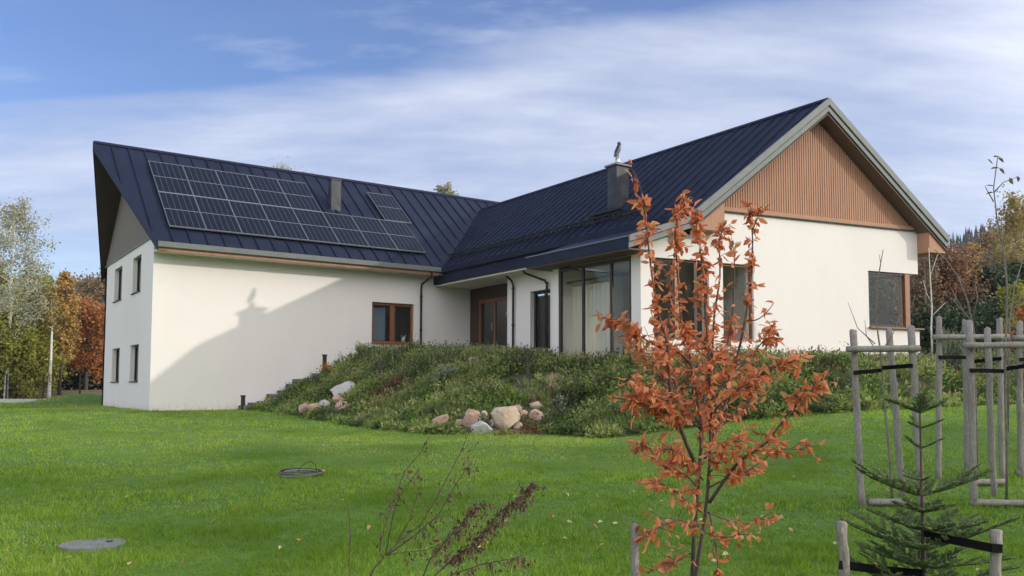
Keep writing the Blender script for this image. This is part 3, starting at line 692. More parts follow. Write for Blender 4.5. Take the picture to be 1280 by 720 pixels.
LEAFG = leafmat('birch_green_leaf', [(.14,.18,.03),(.24,.27,.05),(.36,.36,.07),(.46,.40,.09)], .4)
LEAFP = leafmat('pale_birch_leaf', [(.22,.24,.15),(.36,.36,.24),(.46,.45,.32)], .3)
LEAFO = leafmat('orange_crown_leaf', [(.34,.19,.05),(.48,.30,.09),(.56,.40,.15)], .3)
LEAFR = leafmat('red_oak_leaf', [(.26,.10,.04),(.46,.18,.06),(.52,.27,.10)], .3)
LEAFB = leafmat('brown_crown_leaf', [(.14,.10,.05),(.24,.165,.09),(.32,.23,.12)], .25)
LEAFRB = leafmat('rusty_brown_leaf', [(.16,.09,.05),(.27,.15,.085),(.36,.21,.12)], .25)
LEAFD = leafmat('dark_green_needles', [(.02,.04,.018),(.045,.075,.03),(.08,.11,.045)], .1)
LEAFY = leafmat('yellow_brown_leaf', [(.22,.17,.05),(.36,.28,.09),(.46,.38,.14)], .3)
def base_at(x, ybase, d, H=ground_h):
    p = at_depth(x, ybase, d); return (p[0], p[1], float(H(p[0], p[1])))
def top_h(loc, x, ytop):
    d = dep(loc); return float(at_depth(x, ytop, d)[2]-loc[2])
def T(name, label, cat, x, ytop, d, **k):
    loc = base_at(x, 485, d); h = top_h(loc, x, ytop); return bg_tree(name, label, cat, loc, h, **k)
# ------------------------------------------------------------------ background, left
T('birch_tree', 'tall pale thin-leaved birch rising highest at the far left above the bushes', 'birch tree', 8, 238, 46, wid=2.3, trunk_r=.12, leafm=LEAFP, barkm=M['birchbark'], nb=40, nl=9000, lsize=.13, cb=.3, shape='oval', up=.6, seed=1, cs=1.3, droop=.5)
T('birch_tree', 'slim white birch trunk standing between the green and the orange crowns', 'birch tree', 62, 352, 47, wid=.8, trunk_r=.11, leafm=LEAFY, barkm=M['birchbark'], nb=20, nl=1700, lsize=.13, cb=.62, shape='oval', seed=5)
for i, (x, yt, d, w_, lab) in enumerate([(-14, 322, 50, 2.4, 'yellow green bushy tree cut by the left edge of the photo'), (22, 340, 54, 2.6, 'yellow green bushy tree behind the tall pale birch'), (46, 357, 50, 2.0, 'lower olive green tree just left of the slim white birch trunk'), (2, 395, 47, 2.2, 'low green bushy tree at the foot of the tall pale birch'), (30, 410, 47, 1.8, 'small yellow green tree above the dry grass strip')]):
    T('broadleaf_tree', lab, 'tree', x, yt, d, wid=w_, trunk_r=.13, leafm=LEAFG, barkm=M['darkbark'], nb=34, nl=13000, lsize=.17, cb=.08, shape='oval', group='green and yellow trees at the left edge', seed=20+i, cs=1.5)
T('orange_tree', 'upright orange brown tree with a pointed crown near the left corner of the house', 'tree', 74, 335, 49, wid=1.0, trunk_r=.11, leafm=LEAFO, barkm=M['darkbark'], nb=34, nl=5500, lsize=.15, cb=.3, shape='oval', seed=31, cs=1.2)
T('red_oak', 'low spreading red orange oak beside the left gable of the house', 'oak', 107, 384, 53, wid=2.7, trunk_r=.15, leafm=LEAFR, barkm=M['darkbark'], nb=30, nl=7000, lsize=.18, cb=.2, shape='oval', seed=32, cs=1.2)
T('brown_tree', 'brownish bare-topped tree behind the red oak', 'tree', 98, 345, 66, wid=2.6, trunk_r=.15, leafm=LEAFB, barkm=M['darkbark'], nb=30, nl=7000, lsize=.18, cb=.2, shape='oval', seed=33, cs=1.2)
T('brown_tree', 'olive brown tree touching the left verge of the roof', 'tree', 128, 342, 62, wid=3.0, trunk_r=.15, leafm=LEAFB, barkm=M['darkbark'], nb=30, nl=8000, lsize=.18, cb=.15, shape='oval', seed=34, cs=1.2)
for i, x in enumerate((15, 45, 82, 112, 138, -15)):
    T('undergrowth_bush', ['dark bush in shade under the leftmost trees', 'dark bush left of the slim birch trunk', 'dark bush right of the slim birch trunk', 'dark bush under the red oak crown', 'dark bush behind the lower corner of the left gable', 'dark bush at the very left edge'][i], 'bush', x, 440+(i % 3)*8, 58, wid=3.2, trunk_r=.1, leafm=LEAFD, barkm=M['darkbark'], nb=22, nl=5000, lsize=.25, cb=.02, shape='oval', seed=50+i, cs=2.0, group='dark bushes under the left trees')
# trees behind the roof
T('ridge_tree', 'sparse treetop showing just above the left wing ridge', 'tree', 362, 199, 60, wid=3.0, trunk_r=.2, leafm=LEAFP, barkm=M['darkbark'], nb=30, nl=2600, lsize=.14, cb=.5, shape='oval', seed=61)
T('ridge_tree', 'pale yellow treetop showing above the ridge near the valley', 'tree', 563, 220, 60, wid=1.7, trunk_r=.2, leafm=LEAFP, barkm=M['darkbark'], nb=30, nl=5000, lsize=.17, cb=.5, shape='oval', seed=62)
# fence and kerb at the far left
def mesh_fence():
    f = empty('wire_fence', base_at(40, 485, 48)); tag(f, 'thin wire fence with dark posts along the dry grass at the left', 'fence')
    prev = []
    for i, x in enumerate((-12, 8, 54, 100, 140)):
        b = base_at(x, 485, 45); MB().tube([(b[0], b[1], b[2]), (b[0], b[1], b[2]+1.5)], .045, 8).build('post', M['black'], f); prev.append(np.array(b))
    wm = MB()
    for h in (.25, .6, .95, 1.4):
        wm.tube([p+(0, 0, h) for p in prev], .008, 4)
    o = wm.build('wires', M['black'], f); o['kind'] = 'stuff'
mesh_fence()
def kerbs():
    for i, (xa, xb) in enumerate(((-30, 48), (53, 84))):
        a = np.array(base_at(xa, 485, 43.5)); b = np.array(base_at(xb, 485, 43.5)); d_ = unit(b-a); n_ = np.array((-d_[1], d_[0], 0))
        o = MB().obox((a+b)/2+(0, 0, .08), (b-a)/2, n_*.15, (0, 0, .12)).build('concrete_kerb', mat('pale_kerb_concrete', (.5,.49,.46), .9, noise=[(5,(.4,.39,.37),.4,.7)]))
        tag(o, ['long pale concrete kerb at the lawn edge by the left frame', 'short pale concrete kerb at the lawn edge near the orange trees'][i], 'kerb', 'pale kerbs at the lawn edge')
kerbs()
# ------------------------------------------------------------------ background, right
bare = [(1164, 258, 40, 1.5, LEAFB, 'palebark', 1800, 'thin pale trunked birch just right of the roof corner'),
 (1178, 315, 42, 2.4, LEAFRB, 'darkbark', 15000, 'brown tree right behind the right end of the roof'),
 (1208, 322, 48, 2.4, LEAFRB, 'darkbark', 14000, 'rusty brown tree below the spruce hill'),
 (1266, 240, 46, 2.0, LEAFY, 'palebark', 6500, 'tall thin yellow brown tree at the right edge'),
 (1300, 250, 50, 2.6, LEAFY, 'palebark', 7000, 'yellow brown tree cut by the right frame edge'),
 (1240, 284, 58, 2.4, LEAFB, 'darkbark', 7000, 'brown tree between the spruce hill and the tall sapling')]
for i, (x, yt, d, w_, lm_, bk, nl, lab) in enumerate(bare):
    T('autumn_tree', lab, 'tree', x, yt, d, wid=w_, trunk_r=.08, leafm=lm_, barkm=M[bk], nb=36, nl=nl, lsize=.15, cb=.12, shape='oval', seed=70+i, cs=1.5, up=.8, group='autumn trees at the right edge')
for i, (x, yt, d, w_, lab) in enumerate([(1222, 334, 44, 2.2, 'dense dark evergreen in the middle of the right edge trees'), (1252, 338, 42, 2.2, 'dark evergreen right of the dense one'), (1196, 352, 46, 2.2, 'dark evergreen left of the dense one'), (1288, 330, 44, 2.2, 'dark evergreen at the right frame edge'), (1172, 392, 40, 2.0, 'low dark evergreen beside the corner window'), (1236, 400, 38, 2.4, 'low dark evergreen bush behind the stakes')]):
    T('evergreen_tree', lab, 'tree', x, yt, d, wid=w_, trunk_r=.13, leafm=LEAFD, barkm=M['darkbark'], nb=44, nl=13000, lsize=.17, cb=.04, shape='oval', seed=90+i, cs=1.5, group='dark evergreens behind the right stakes')
for i, (x, yt, d, w_, lm_, lab) in enumerate([(1092, 352, 46, 2.6, LEAFD, 'dark evergreen seen through the left half of the corner window'), (1122, 346, 48, 2.6, LEAFRB, 'rusty tree seen through the right half of the corner window'), (1150, 335, 46, 2.4, LEAFRB, 'rusty tree just behind the right end of the gable wall')]):
    T('screened_tree', lab, 'tree', x, yt, d, wid=w_, trunk_r=.12, leafm=lm_, barkm=M['darkbark'], nb=34, nl=9000, lsize=.18, cb=.05, shape='oval', seed=140+i, cs=1.5, group='trees behind the corner window')
T('orange_bush', 'small rusty orange crown among the evergreens by the spruce hill', 'tree', 1224, 297, 42, wid=.6, trunk_r=.05, leafm=LEAFO, barkm=M['darkbark'], nb=12, nl=420, lsize=.13, cb=.75, shape='oval', seed=101)
T('orange_bush', 'bright orange leaved young tree at the right frame edge', 'tree', 1281, 378, 30, wid=.7, trunk_r=.04, leafm=LEAFR, barkm=M['darkbark'], nb=14, nl=700, lsize=.12, cb=.4, shape='oval', seed=102)
T('yellow_bush', 'yellow green shrub beside the orange young tree at the right frame edge', 'shrub', 1276, 352, 36, wid=1.2, trunk_r=.05, leafm=LEAFG, barkm=M['darkbark'], nb=16, nl=3000, lsize=.12, cb=.1, shape='oval', seed=103)
# wooded hill
def hill():
    c = at_depth(1300, 480, 300); hx, hy = c[0], c[1]
    n = 44; V = []; Fq = []
    rd, rl = RT[:2], np.array((math.sin(YAW), math.cos(YAW)))
    def hh(a, b): return 1.5+55*math.exp(-((a-60)/150)**4)*math.exp(-((b)/80)**2)+4*math.sin(a*.06)*math.cos(b*.05)
    for j in range(n):
        for i in range(n):
            a = -190+i*450/(n-1); b = -100+j*260/(n-1); p = np.array((hx, hy))+rd*a+rl*b; e = min(1, i/6, j/4, (n-1-i)/6, (n-1-j)/4)
            V.append((p[0], p[1], hh(a, b)*e-.5))
    for j in range(n-1):
        for i in range(n-1): k = j*n+i; Fq.append((k, k+1, k+n+1, k+n))
    mb = MB(); mb.add(V, Fq); o = mb.build('hill', M['soil'], None, True); tag(o, 'distant hill rising beyond the trees on the right', 'hill', kind='structure')
    # spruces: jagged cones built of drooping branch faces
    Q = []; ti = []
    rng = np.random.default_rng(5)
    for k in range(2200):
        a = rng.uniform(-150, 110); b = rng.uniform(-95, 25); p = np.array((hx, hy))+rd*a+rl*b; z = hh(a, b)*min(1, (a+190)/62)
        H_ = rng.uniform(6, 10.5); r0 = H_*.20; t0 = rng.random()
        for lv in range(7):
            f = lv/7; zz = z+H_*(.08+.92*f); rr = r0*(1-f)*rng.uniform(.8, 1.2)+.12
            for s in range(5):
                an = rng.random()*6.28; dx, dy = math.cos(an), math.sin(an); px, py = -dy, dx; tp = H_*.22
                Q.append([(p[0], p[1], zz+tp), (p[0]+dx*rr*.6+px*rr*.5, p[1]+dy*rr*.6+py*rr*.5, zz+.0), (p[0]+dx*rr, p[1]+dy*rr, zz-tp*.25), (p[0]+dx*rr*.6-px*rr*.5, p[1]+dy*rr*.6-py*rr*.5, zz)])
                ti.append(min(1, max(0, t0+rng.normal()*.15)))
    o = np_mesh('spruce_forest', np.array(Q), 4, leafmat('far_spruce', [(.012,.026,.022),(.022,.042,.03),(.035,.055,.035)], .05), None, ti)
    tag(o, 'dense dark spruce forest covering the distant hill', 'forest', kind='stuff')
hill()
def haze():
    o = MB().box(-640, 700, -640, 700, -40, 92).build('haze', mat('haze_dummy', (1,1,1), 1)); m = bpy.data.materials.new('haze'); m.use_nodes = True; N = m.node_tree.nodes; L = m.node_tree.links
    N.remove(N['Principled BSDF']); pv = N.new('ShaderNodeVolumePrincipled'); pv.inputs['Color'].default_value = (.75,.82,1,1); pv.inputs['Density'].default_value = .0003; pv.inputs['Anisotropy'].default_value = .2
    L.new(pv.outputs[0], N['Material Output'].inputs['Volume']); o.data.materials[0] = m; tag(o, 'thin bluish autumn haze over the far hill', 'haze', kind='stuff')
haze()
# trees out of frame to the right whose shadows band the lawn
def shadow_trees():
    for i, (d, lt, h) in enumerate([(3.2, 30, 14.5), (8.8, 32, 13.5)]):
        u = CAM[0]+math.sin(YAW)*d+math.cos(YAW)*lt; v = CAM[1]+math.cos(YAW)*d-math.sin(YAW)*lt
        bg_tree('lawn_tree', 'tall autumn tree off to the right of the lawn, the one %s' % ('nearer the viewer', 'farther back')[i], 'tree', (u, v, float(ground_h(u, v))), h, wid=3.0, trunk_r=.16, leafm=LEAFY, barkm=M['darkbark'], nb=34, nl=15000, lsize=.2, cb=.55, shape='oval', seed=120+i, cs=1.4)
shadow_trees()
def back_wood():
    rng = np.random.default_rng(77); Q = []; ti = []
    for k in range(31):
        u = -84+k*4.3+rng.uniform(-1.5, 1.5); v = -80+rng.uniform(-6, 6)-.12*u; h = rng.uniform(14, 18.5) if k < 24 else rng.uniform(13, 15); w_ = rng.uniform(3.2, 4.6); n = 1800
        d_ = unit(rng.normal(size=(n, 3)))*rng.uniform(.3, 1, (n, 1))**.5; cl = np.sin(d_[:, 0]*7+k)*np.sin(d_[:, 2]*9)*.15+1
        C = np.array((u, v, -1.2+h*.53))+d_*cl[:, None]*(w_, w_, h*.5)
        Q.append(leaf_quads(C, rnd_dirs(n), rnd_dirs(n), .8, .6)); ti.append(np.clip(rng.normal(.5, .25)+rng.normal(size=n)*.15, 0, 1))
    o = np_mesh('woodland', np.concatenate(Q), 4, leafmat('wood_edge', [(.05,.08,.03),(.10,.12,.04),(.22,.15,.06)], .2), None, np.concatenate(ti))
    tag(o, 'autumn wood edge behind the viewer that is mirrored in the window panes', 'woodland', kind='stuff')
back_wood()
# ------------------------------------------------------------------ rocks
ROCKS = []
def rock(px, label, m, flat=.8, seed=0, grp=None, angular=.5):
    x0, x1, y0, y1 = px; rng = np.random.default_rng(seed)
    p = on_ground((x0+x1)/2, y1-1, 60); d = dep(p); s = d/F; w = (x1-x0)*s; h = (y1-y0)*s
    import bmesh
    bm = bmesh.new(); bmesh.ops.create_icosphere(bm, subdivisions=3, radius=1)
    pl_ = [(unit(rng.normal(size=3)*(1, 1, .7)), rng.uniform(.55, .85)) for _ in range(9)]
    ph = rng.uniform(0, 6, 3)
    for v_ in bm.verts:
        q = np.array(v_.co)
        for n_, k in pl_:
            e = q@n_-k
            if e > 0: q = q-n_*e*.92
        q = q*(1+.05*math.sin(5*q[0]+ph[0])*math.sin(6*q[1]+ph[1])+.03*math.sin(13*q[2]+ph[2]+4*q[0]))
        v_.co = q
    ROCKS.append((p[0], p[1], w)); c = np.array([v_.co for v_ in bm.verts]); mn, mx_ = c.min(0), c.max(0)
    ang = rng.uniform(-.3, .3)
    for v_ in bm.verts:
        q = (np.array(v_.co)-(mn+mx_)/2)/(mx_-mn); lx, ly, lz = q[0]*w*1.02, q[1]*w*.8, q[2]*h*1.25+h*.42
        lz += lx*math.tan(ang)*.3
        wx = RT[0]*lx+math.sin(YAW)*ly; wy = RT[1]*lx+math.cos(YAW)*ly
        v_.co = (wx, wy, lz)
    me = bpy.data.meshes.new('rock'); bm.to_mesh(me); bm.free(); me.polygons.foreach_set('use_smooth', [True]*len(me.polygons)); me.materials.append(M[m])
    try: me.set_sharp_from_angle(angle=R(24))
    except Exception: pass
    o = bpy.data.objects.new('rock', me); o.location = p+np.array((math.sin(YAW), math.cos(YAW), 0))*w*.25; COL.objects.link(o); tag(o, label, 'rock', grp)
GL, GR = 'rocks at the left foot of the mound', 'rocks at the middle foot of the mound'
for i, (px, m, lab) in enumerate([
 ((372,384,505,520),'rockpink','small brownish pink rock, leftmost by the steps'),
 ((381,398,505,519),'rockpink','pink sloping rock touching the leftmost rock of its group'),
 ((397,413,501,513),'rockwhite','small grey white rock left of the big white boulder'),
 ((410,447,479,500),'rockwhite','big pale boulder, largest of the left rock group'),
 ((414,433,496,508),'rockpink','orange pink rock under the big pale boulder'),
 ((428,439,491,499),'rocktan','small tan rock tucked under the big pale boulder'),
 ((417,441,503,516),'rockpink','flat pink rock at the bottom of the left rock group'),
 ((440,448,503,508),'rocktan','tiny flat tan stone at the right end of the left rock group'),
 ((434,443,488,494),'rocktan','tiny yellowish stone right of the tucked tan rock')]): rock(px, lab, m, seed=200+i, grp=GL)
for i, (px, m, lab) in enumerate([
 ((540,561,520,534),'rockpink','lone pink rock left of the middle rock group'),
 ((577,602,513,534),'rockpink','rounded pink orange boulder, second largest of the middle group'),
 ((569,579,525,533),'rockpink','small dark pink stone left of the rounded boulder'),
 ((588,616,528,543),'rockwhite','flat pale slab leaning in front of the rounded boulder'),
 ((600,611,515,529),'rocktan','small tan stone between the two big boulders'),
 ((611,623,523,534),'rockwhite','small whitish stone left of the biggest boulder'),
 ((613,650,510,538),'rocktan','biggest tan boulder of the middle group'),
 ((641,653,528,538),'rocktan','small tan stone at the lower right of the biggest boulder'),
 ((640,653,508,517),'rockpink','small pink stone just above the biggest boulder'),
 ((650,660,514,522),'rockpink','small reddish stone right of the biggest boulder'),
 ((661,680,513,527),'rockpink','rounded pink rock at the right of the middle group'),
 ((662,679,504,513),'rocktan','flat tan slab on top of the rounded right rock'),
 ((682,690,516,523),'rocktan','tiny tan stone, rightmost of the middle group'),
 ((584,597,447,454),'rockpink','small red brown stone high on the mound below the entrance')]): rock(px, lab, m, seed=230+i, grp=GR)
# ------------------------------------------------------------------ steps and dark posts by the wall
def steps():
    s = empty('stone_steps', (3.2, -.6, 0)); tag(s, 'rough grey stone steps climbing along the white long wall', 'steps')
    rng = np.random.default_rng(3); n = 10
    for i in range(n):
        u = 3.05+i*.34; z = float(ground_h(u+.3, -1.0))+.16; mb = MB(); a = rng.uniform(-.05, .05)
        mb.prism([(u-.05+a, -1.15+rng.uniform(-.15, .15), z-.4), (u+.38+rng.uniform(-.06, .06), -1.1+rng.uniform(-.15, .15), z-.4), (u+.40+rng.uniform(-.06, .06), -.06, z-.4), (u-.02+rng.uniform(-.06, .06), -.06, z-.4)], (0, 0, .36+rng.uniform(-.07, .05)))
        o = mb.build('step', M['slate'], s); bv = o.modifiers.new('b', 'BEVEL'); bv.width = .03; bv.segments = 2
steps()
for i, (x, yb, yt, lab) in enumerate([(301, 512, 494, 'short dark garden post at the bottom of the stone steps'), (397, 457, 443, 'short dark garden post at the top of the stone steps')]):
    u, v_ = [(3.0, -.7), (6.05, -.7)][i]; p = np.array((u, v_, float(ground_h(u, v_)))); zt_ = at_depth(x, yt, dep(p))[2]
    b = empty('garden_post', p); tag(b, lab, 'post', 'dark posts by the steps')
    MB().box(u-.06, u+.06, v_-.06, v_+.06, p[2]-.1, zt_-.05).build('shaft', M['black'], b); MB().box(u-.075, u+.075, v_-.075, v_+.075, zt_-.05, zt_).build('cap', M['black'], b)
# ------------------------------------------------------------------ mound planting
def in_house(u, v):
    a = (v > 0) & (u > 0) & (u < 20.3); b = (u > 9.6) & (u < 20.3) & (v > GK*(u-UR)+G0-.15)
    b &= ~((u < 12.1) & (v > -10.2)); return a | b
def scatter(n, u0, u1, v0, v1):
    return RNG.uniform(u0, u1, n), RNG.uniform(v0, v1, n)
def cover():
    n = 80000; u, v = scatter(n, 0, 38, -28, 3); pd = poly_dist(u, v); d, l = to_cam(u, v)
    px = np.abs(l/d) < .9; k = (pd > -.12) & ~in_house(u, v) & px & (d > 12) & ((pd < 7.5)) & ~((u < 6.4) & (v > -1.2) & (u > 2.9))
    for (ru, rv, rw) in ROCKS:
        dd, ll = to_cam(u-ru+CAM[0], v-rv+CAM[1]); k &= ~((np.abs(ll) < rw*.6+.05) & (dd < rw*.7) & (dd > -.4))
    # bare earth patches
    k &= ~((np.sin(u*.9+1.3)*np.sin(v*1.1+u*.3) > .62) & (RNG.random(len(u)) < .8))
    u, v, pd = u[k], v[k], pd[k]; n = len(u)
    if n > 12500: s = RNG.choice(n, 12500, replace=False); u, v, pd = u[s], v[s], pd[s]; n = len(u)
    z = ground_h(u, v); P = np.stack([u, v, z], 1)
    nz = np.sin(u*1.3+2*np.sin(v*.9))*np.cos(v*1.1+1.7*np.sin(u*.6))+RNG.normal(size=n)*.35
    Q = []; T_ = []; Qg = []; Tg = []
    typ = np.where(nz > .62, 1, np.where(nz < -.42, 2, 0)); dq, lq = to_cam(u, v)
    typ = np.where((np.sin(u*.8+.4)*np.cos(v*.9-.5*u)+.35*ss(4, 9, lq) > .72) & (RNG.random(n) < .75), 3, typ)
    # leafy mats
    for t_, nl, rad, hh, ls in ((0, 34, .24, .22, .075), (2, 46, .30, .34, .06), (3, 20, .26, .12, .06)):
        idx = np.where(typ == t_)[0]; m = len(idx)
        sc_ = np.clip(RNG.normal(1, .42, m), .45, 2.2)*np.where(pd[idx] < .5, .6, 1.)
        D = rnd_dirs(m*nl).reshape(m, nl, 3); D[..., 2] = np.abs(D[..., 2]); rr = RNG.uniform(.35, 1, (m, nl, 1))
        C = P[idx][:, None]+D*rr*np.array((rad, rad, hh))*sc_[:, None, None]
        dirs = unit(D+RNG.normal(size=D.shape)*.6); 
        q = leaf_quads(C.reshape(-1, 3), dirs.reshape(-1, 3), rnd_dirs(m*nl), RNG.uniform(.7, 1.5, m*nl)*ls*1.4, RNG.uniform(.5, .9, m*nl)*ls, .1)
        ct_ = np.clip(RNG.normal(.48 if t_ == 0 else .12, .24, m)+.25*np.sin(P[idx][:, 0]*2.1+1)*np.sin(P[idx][:, 1]*2.6), 0, 1)
        if t_ == 3:
            o = np_mesh('rusty_ground_cover', q, 4, leafmat('rusty_cover', [(.14,.07,.04),(.26,.13,.07),(.34,.2,.11),(.24,.24,.09)], .3), None, np.clip(np.repeat(ct_, nl)+RNG.normal(size=m*nl)*.2, 0, 1)); tag(o, 'low rusty brown and reddish dead plants in patches on the mound', 'ground cover', kind='stuff'); continue
        Q.append(q); T_.append(np.clip(np.repeat(ct_*1.3-.1, nl)+RNG.normal(size=m*nl)*.14, 0, 1))
    # tufts
    idx = np.where(typ == 1)[0]; m = len(idx); nb_ = 16
    a = RNG.uniform(0, 6.28, (m, nb_)); lean_ = RNG.uniform(.1, .7, (m, nb_)); D = np.stack([np.cos(a)*lean_, np.sin(a)*lean_, np.ones_like(a)], -1)
    C = np.repeat(P[idx], nb_, 0)+RNG.normal(size=(m*nb_, 3))*(.07, .07, 0)
    q = leaf_quads(C, D.reshape(-1, 3), rnd_dirs(m*nb_), RNG.uniform(.14, .34, m*nb_), .022, .1)
    Q.append(q); T_.append(np.clip(np.repeat(RNG.normal(.65, .2, m), nb_)+RNG.normal(size=m*nb_)*.1, 0, 1))
    o = np_mesh('ground_cover', np.concatenate(Q), 4, M['cover'], None, np.concatenate(T_)); tag(o, 'dense low mixed green ground cover over the mound slope', 'ground cover', kind='stuff')
    # dry upright stems near the crest
    k = (pd > 2.2) & (RNG.random(n) < .16); idx = np.where(k)[0]; m = len(idx); nb_ = 5
    C = np.repeat(P[idx], nb_, 0)+RNG.normal(size=(m*nb_, 3))*(.12, .12, 0); hgt = RNG.uniform(.2, .5, m*nb_); D = np.stack([RNG.normal(size=m*nb_)*.14, RNG.normal(size=m*nb_)*.14, np.ones(m*nb_)], 1)
    q1 = leaf_quads(C, D, rnd_dirs(m*nb_), hgt, .012)
    tip = C+unit(D)*hgt[:, None]; reps = 4
    tp = np.repeat(tip, reps, 0)-np.array((0, 0, 1.))*RNG.uniform(0, .16, (m*nb_*reps, 1)); q2 = leaf_quads(tp, rnd_dirs(m*nb_*reps)+(0, 0, .5), rnd_dirs(m*nb_*reps), .045, .025)
    o = np_mesh('dry_stems', np.concatenate([q1, q2]), 4, M['straw'], None, RNG.random(len(q1)+len(q2))); tag(o, 'thin dry upright stems with seed heads along the top of the mound', 'dry stems', kind='stuff')
cover()
def shrub(x, y, wpx, hpx, name, label, cat, m, leaf=.06, n=900, dpt=None, upr=.3, grp=None, seed=0, blade=False):
    rng = np.random.default_rng(seed+300)
    p = on_ground(x, y, 60) if dpt is None else np.array(base_at(x, y, dpt)); d = dep(p); w = wpx*d/F/2; h = hpx*d/F
    t = empty(name, p); tag(t, label, cat, grp)
    mb = MB(); tips = []
    for k in range(16):
        a = rng.uniform(0, 6.28); rr = w*rng.uniform(.3, 1)
        c = curve(p-(0, 0, .05), (math.cos(a)*rr, math.sin(a)*rr, h*rng.uniform(.6, 1.1)), math.hypot(rr, h)*rng.uniform(.6, .95), 5, (0, 0, .2), .1, rng); mb.tube(c, list(np.linspace(.012, .003, 6)), 4, False); tips += c[2:]
    mb.build('stems', M['darkbark'], t)
    tips = np.array(tips); C = tips[rng.integers(0, len(tips), n)]+rng.normal(size=(n, 3))*w*.16
    D = unit(rng.normal(size=(n, 3))*(.6 if blade else 1)+(0, 0, 1.2 if blade else .3)); C[:, 2] = np.maximum(C[:, 2], p[2])
    Q = leaf_quads(C, D, unit(rng.normal(size=(n, 3))), rng.uniform(.7, 1.4, n)*leaf*(2.2 if blade else 1), leaf*(.2 if blade else .6), .1)
    np_mesh('foliage', Q, 4, m, t, np.clip(rng.normal(.5, .22, n), 0, 1))
OB = leafmat('orange_perennial', [(.30,.12,.02),(.42,.2,.03),(.3,.25,.04)], .3)
for i, a in enumerate([
 (410,472,24,22,'orange_perennial','small orange yellow leaved shrub near the top garden post','shrub',OB,.05,800),
 (430,470,22,16,'green_shrub','yellow green shrub right of the orange shrub','shrub',M['cover'],.06,800),
 (455,452,26,24,'green_shrub','leafy green shrub below the timber framed window','shrub',M['cover'],.07,900),
 (717,440,20,24,'lavender_shrub','grey green bushy shrub in front of the bay glass, left one','shrub',M['covergrey'],.06,900),
 (740,438,26,30,'lavender_shrub','grey green bushy shrub in front of the bay glass, right one','shrub',M['covergrey'],.06,1100),
 (772,452,38,30,'juniper_shrub','dark green juniper under the right end of the bay glass','shrub',M['fir'],.05,1800),
 (692,495,26,26,'grass_clump','pale yellow green clump halfway down the mound','shrub',M['straw'],.07,900),
 (725,505,44,32,'bright_shrub','bright green leafy shrub low on the mound left of the orange tree','shrub',M['cover'],.08,1400),
 (700,515,30,22,'pale_shrub','pale green shrub right of the middle rocks','shrub',M['covergrey'],.07,900),
 (800,460,40,30,'grass_clump','wide straw coloured clump behind the left side of the orange tree','shrub',M['straw'],.07,1000),
 (780,525,34,30,'juniper_shrub','dark low juniper at the foot of the mound left of the orange tree','shrub',M['fir'],.05,1600),
 (560,478,40,20,'grey_shrub','pale grassy shrub in the middle of the left mound slope','shrub',M['covergrey'],.07,900),
 (1010,462,36,22,'green_shrub','fresh green shrub on the mound under the plain gable wall','shrub',M['cover'],.08,1000),
 (985,470,40,24,'green_shrub','fresh green shrub on the mound right of the orange tree','shrub',M['cover'],.08,1000),
 (1192,470,40,54,'tall_grass_shrub','tall grey green spiky shrub behind the wooden stakes','shrub',M['covergrey'],.12,900),
 (1050,460,34,22,'green_shrub','fresh green shrub left of the first tree guard','shrub',M['cover'],.08,1000)]): shrub(*a, seed=i, blade=a[4] in ('grass_clump', 'tall_grass_shrub'))
# ------------------------------------------------------------------ lawn grass
def grass():
    Qs = []; Ts = []
    for d0, d1, dens, nb_, hh, ww, sp_ in ((4.2, 8.5, 460, 8, .068, .008, .03), (8.5, 14, 200, 8, .068, .011, .045), (14, 22, 80, 7, .065, .015, .08), (22, 34, 34, 7, .07, .022, .12), (34, 45, 13, 7, .08, .035, .16)):
        LW = .95 if d0 > 8 else 1.05
        A = (d1**2-d0**2)*LW; n = int(A*dens); d = np.sqrt(RNG.uniform(d0**2, d1**2, n)); l = d*RNG.uniform(-LW, LW, n)
        u = CAM[0]+math.sin(YAW)*d+math.cos(YAW)*l; v = CAM[1]+math.cos(YAW)*d-math.sin(YAW)*l
        pd = poly_dist(u, v); k = (pd < .25) & ~((u > 0) & (v > -.02)); u, v = u[k], v[k]; n = len(u); z = lawn_h(u, v) if True else 0
        z = ground_h(u, v)
        lump = RNG.uniform(.7, 1.35, n)*np.clip(.75+.5*np.sin(u*1.9+np.sin(v*2.3)*1.5)*np.sin(v*2.1+np.sin(u*1.4)), .5, 1.3)
        C = np.repeat(np.stack([u, v, z-.008], 1), nb_, 0)+RNG.normal(size=(n*nb_, 3))*(sp_, sp_, 0)
        a = RNG.uniform(0, 6.28, n*nb_); le = RNG.uniform(.15, 1.1, n*nb_); D = unit(np.stack([np.cos(a)*le, np.sin(a)*le, np.ones_like(a)], 1)); S = unit(np.cross(D, rnd_dirs(n*nb_)))
        h_ = RNG.uniform(.5, 1.3, n*nb_)[:, None]*hh*np.repeat(lump, nb_)[:, None]
        tri = np.stack([C-S*ww/2, C+S*ww/2, C+D*h_], 1); Qs.append(tri)
        Ts.append(np.clip(np.repeat(RNG.normal(.44, .2, n)+.22*np.sin(u*.23+1)*np.sin(v*.31+.5*np.sin(u*.2))+.16*ss(14, 24, to_cam(u, v)[0]), nb_)+RNG.normal(size=n*nb_)*.2, 0, 1))
    o = np_mesh('lawn_grass', np.concatenate(Qs), 3, M['grass'], None, np.concatenate(Ts)); tag(o, 'short bright green grass blades covering the lawn', 'grass', kind='stuff')
grass()
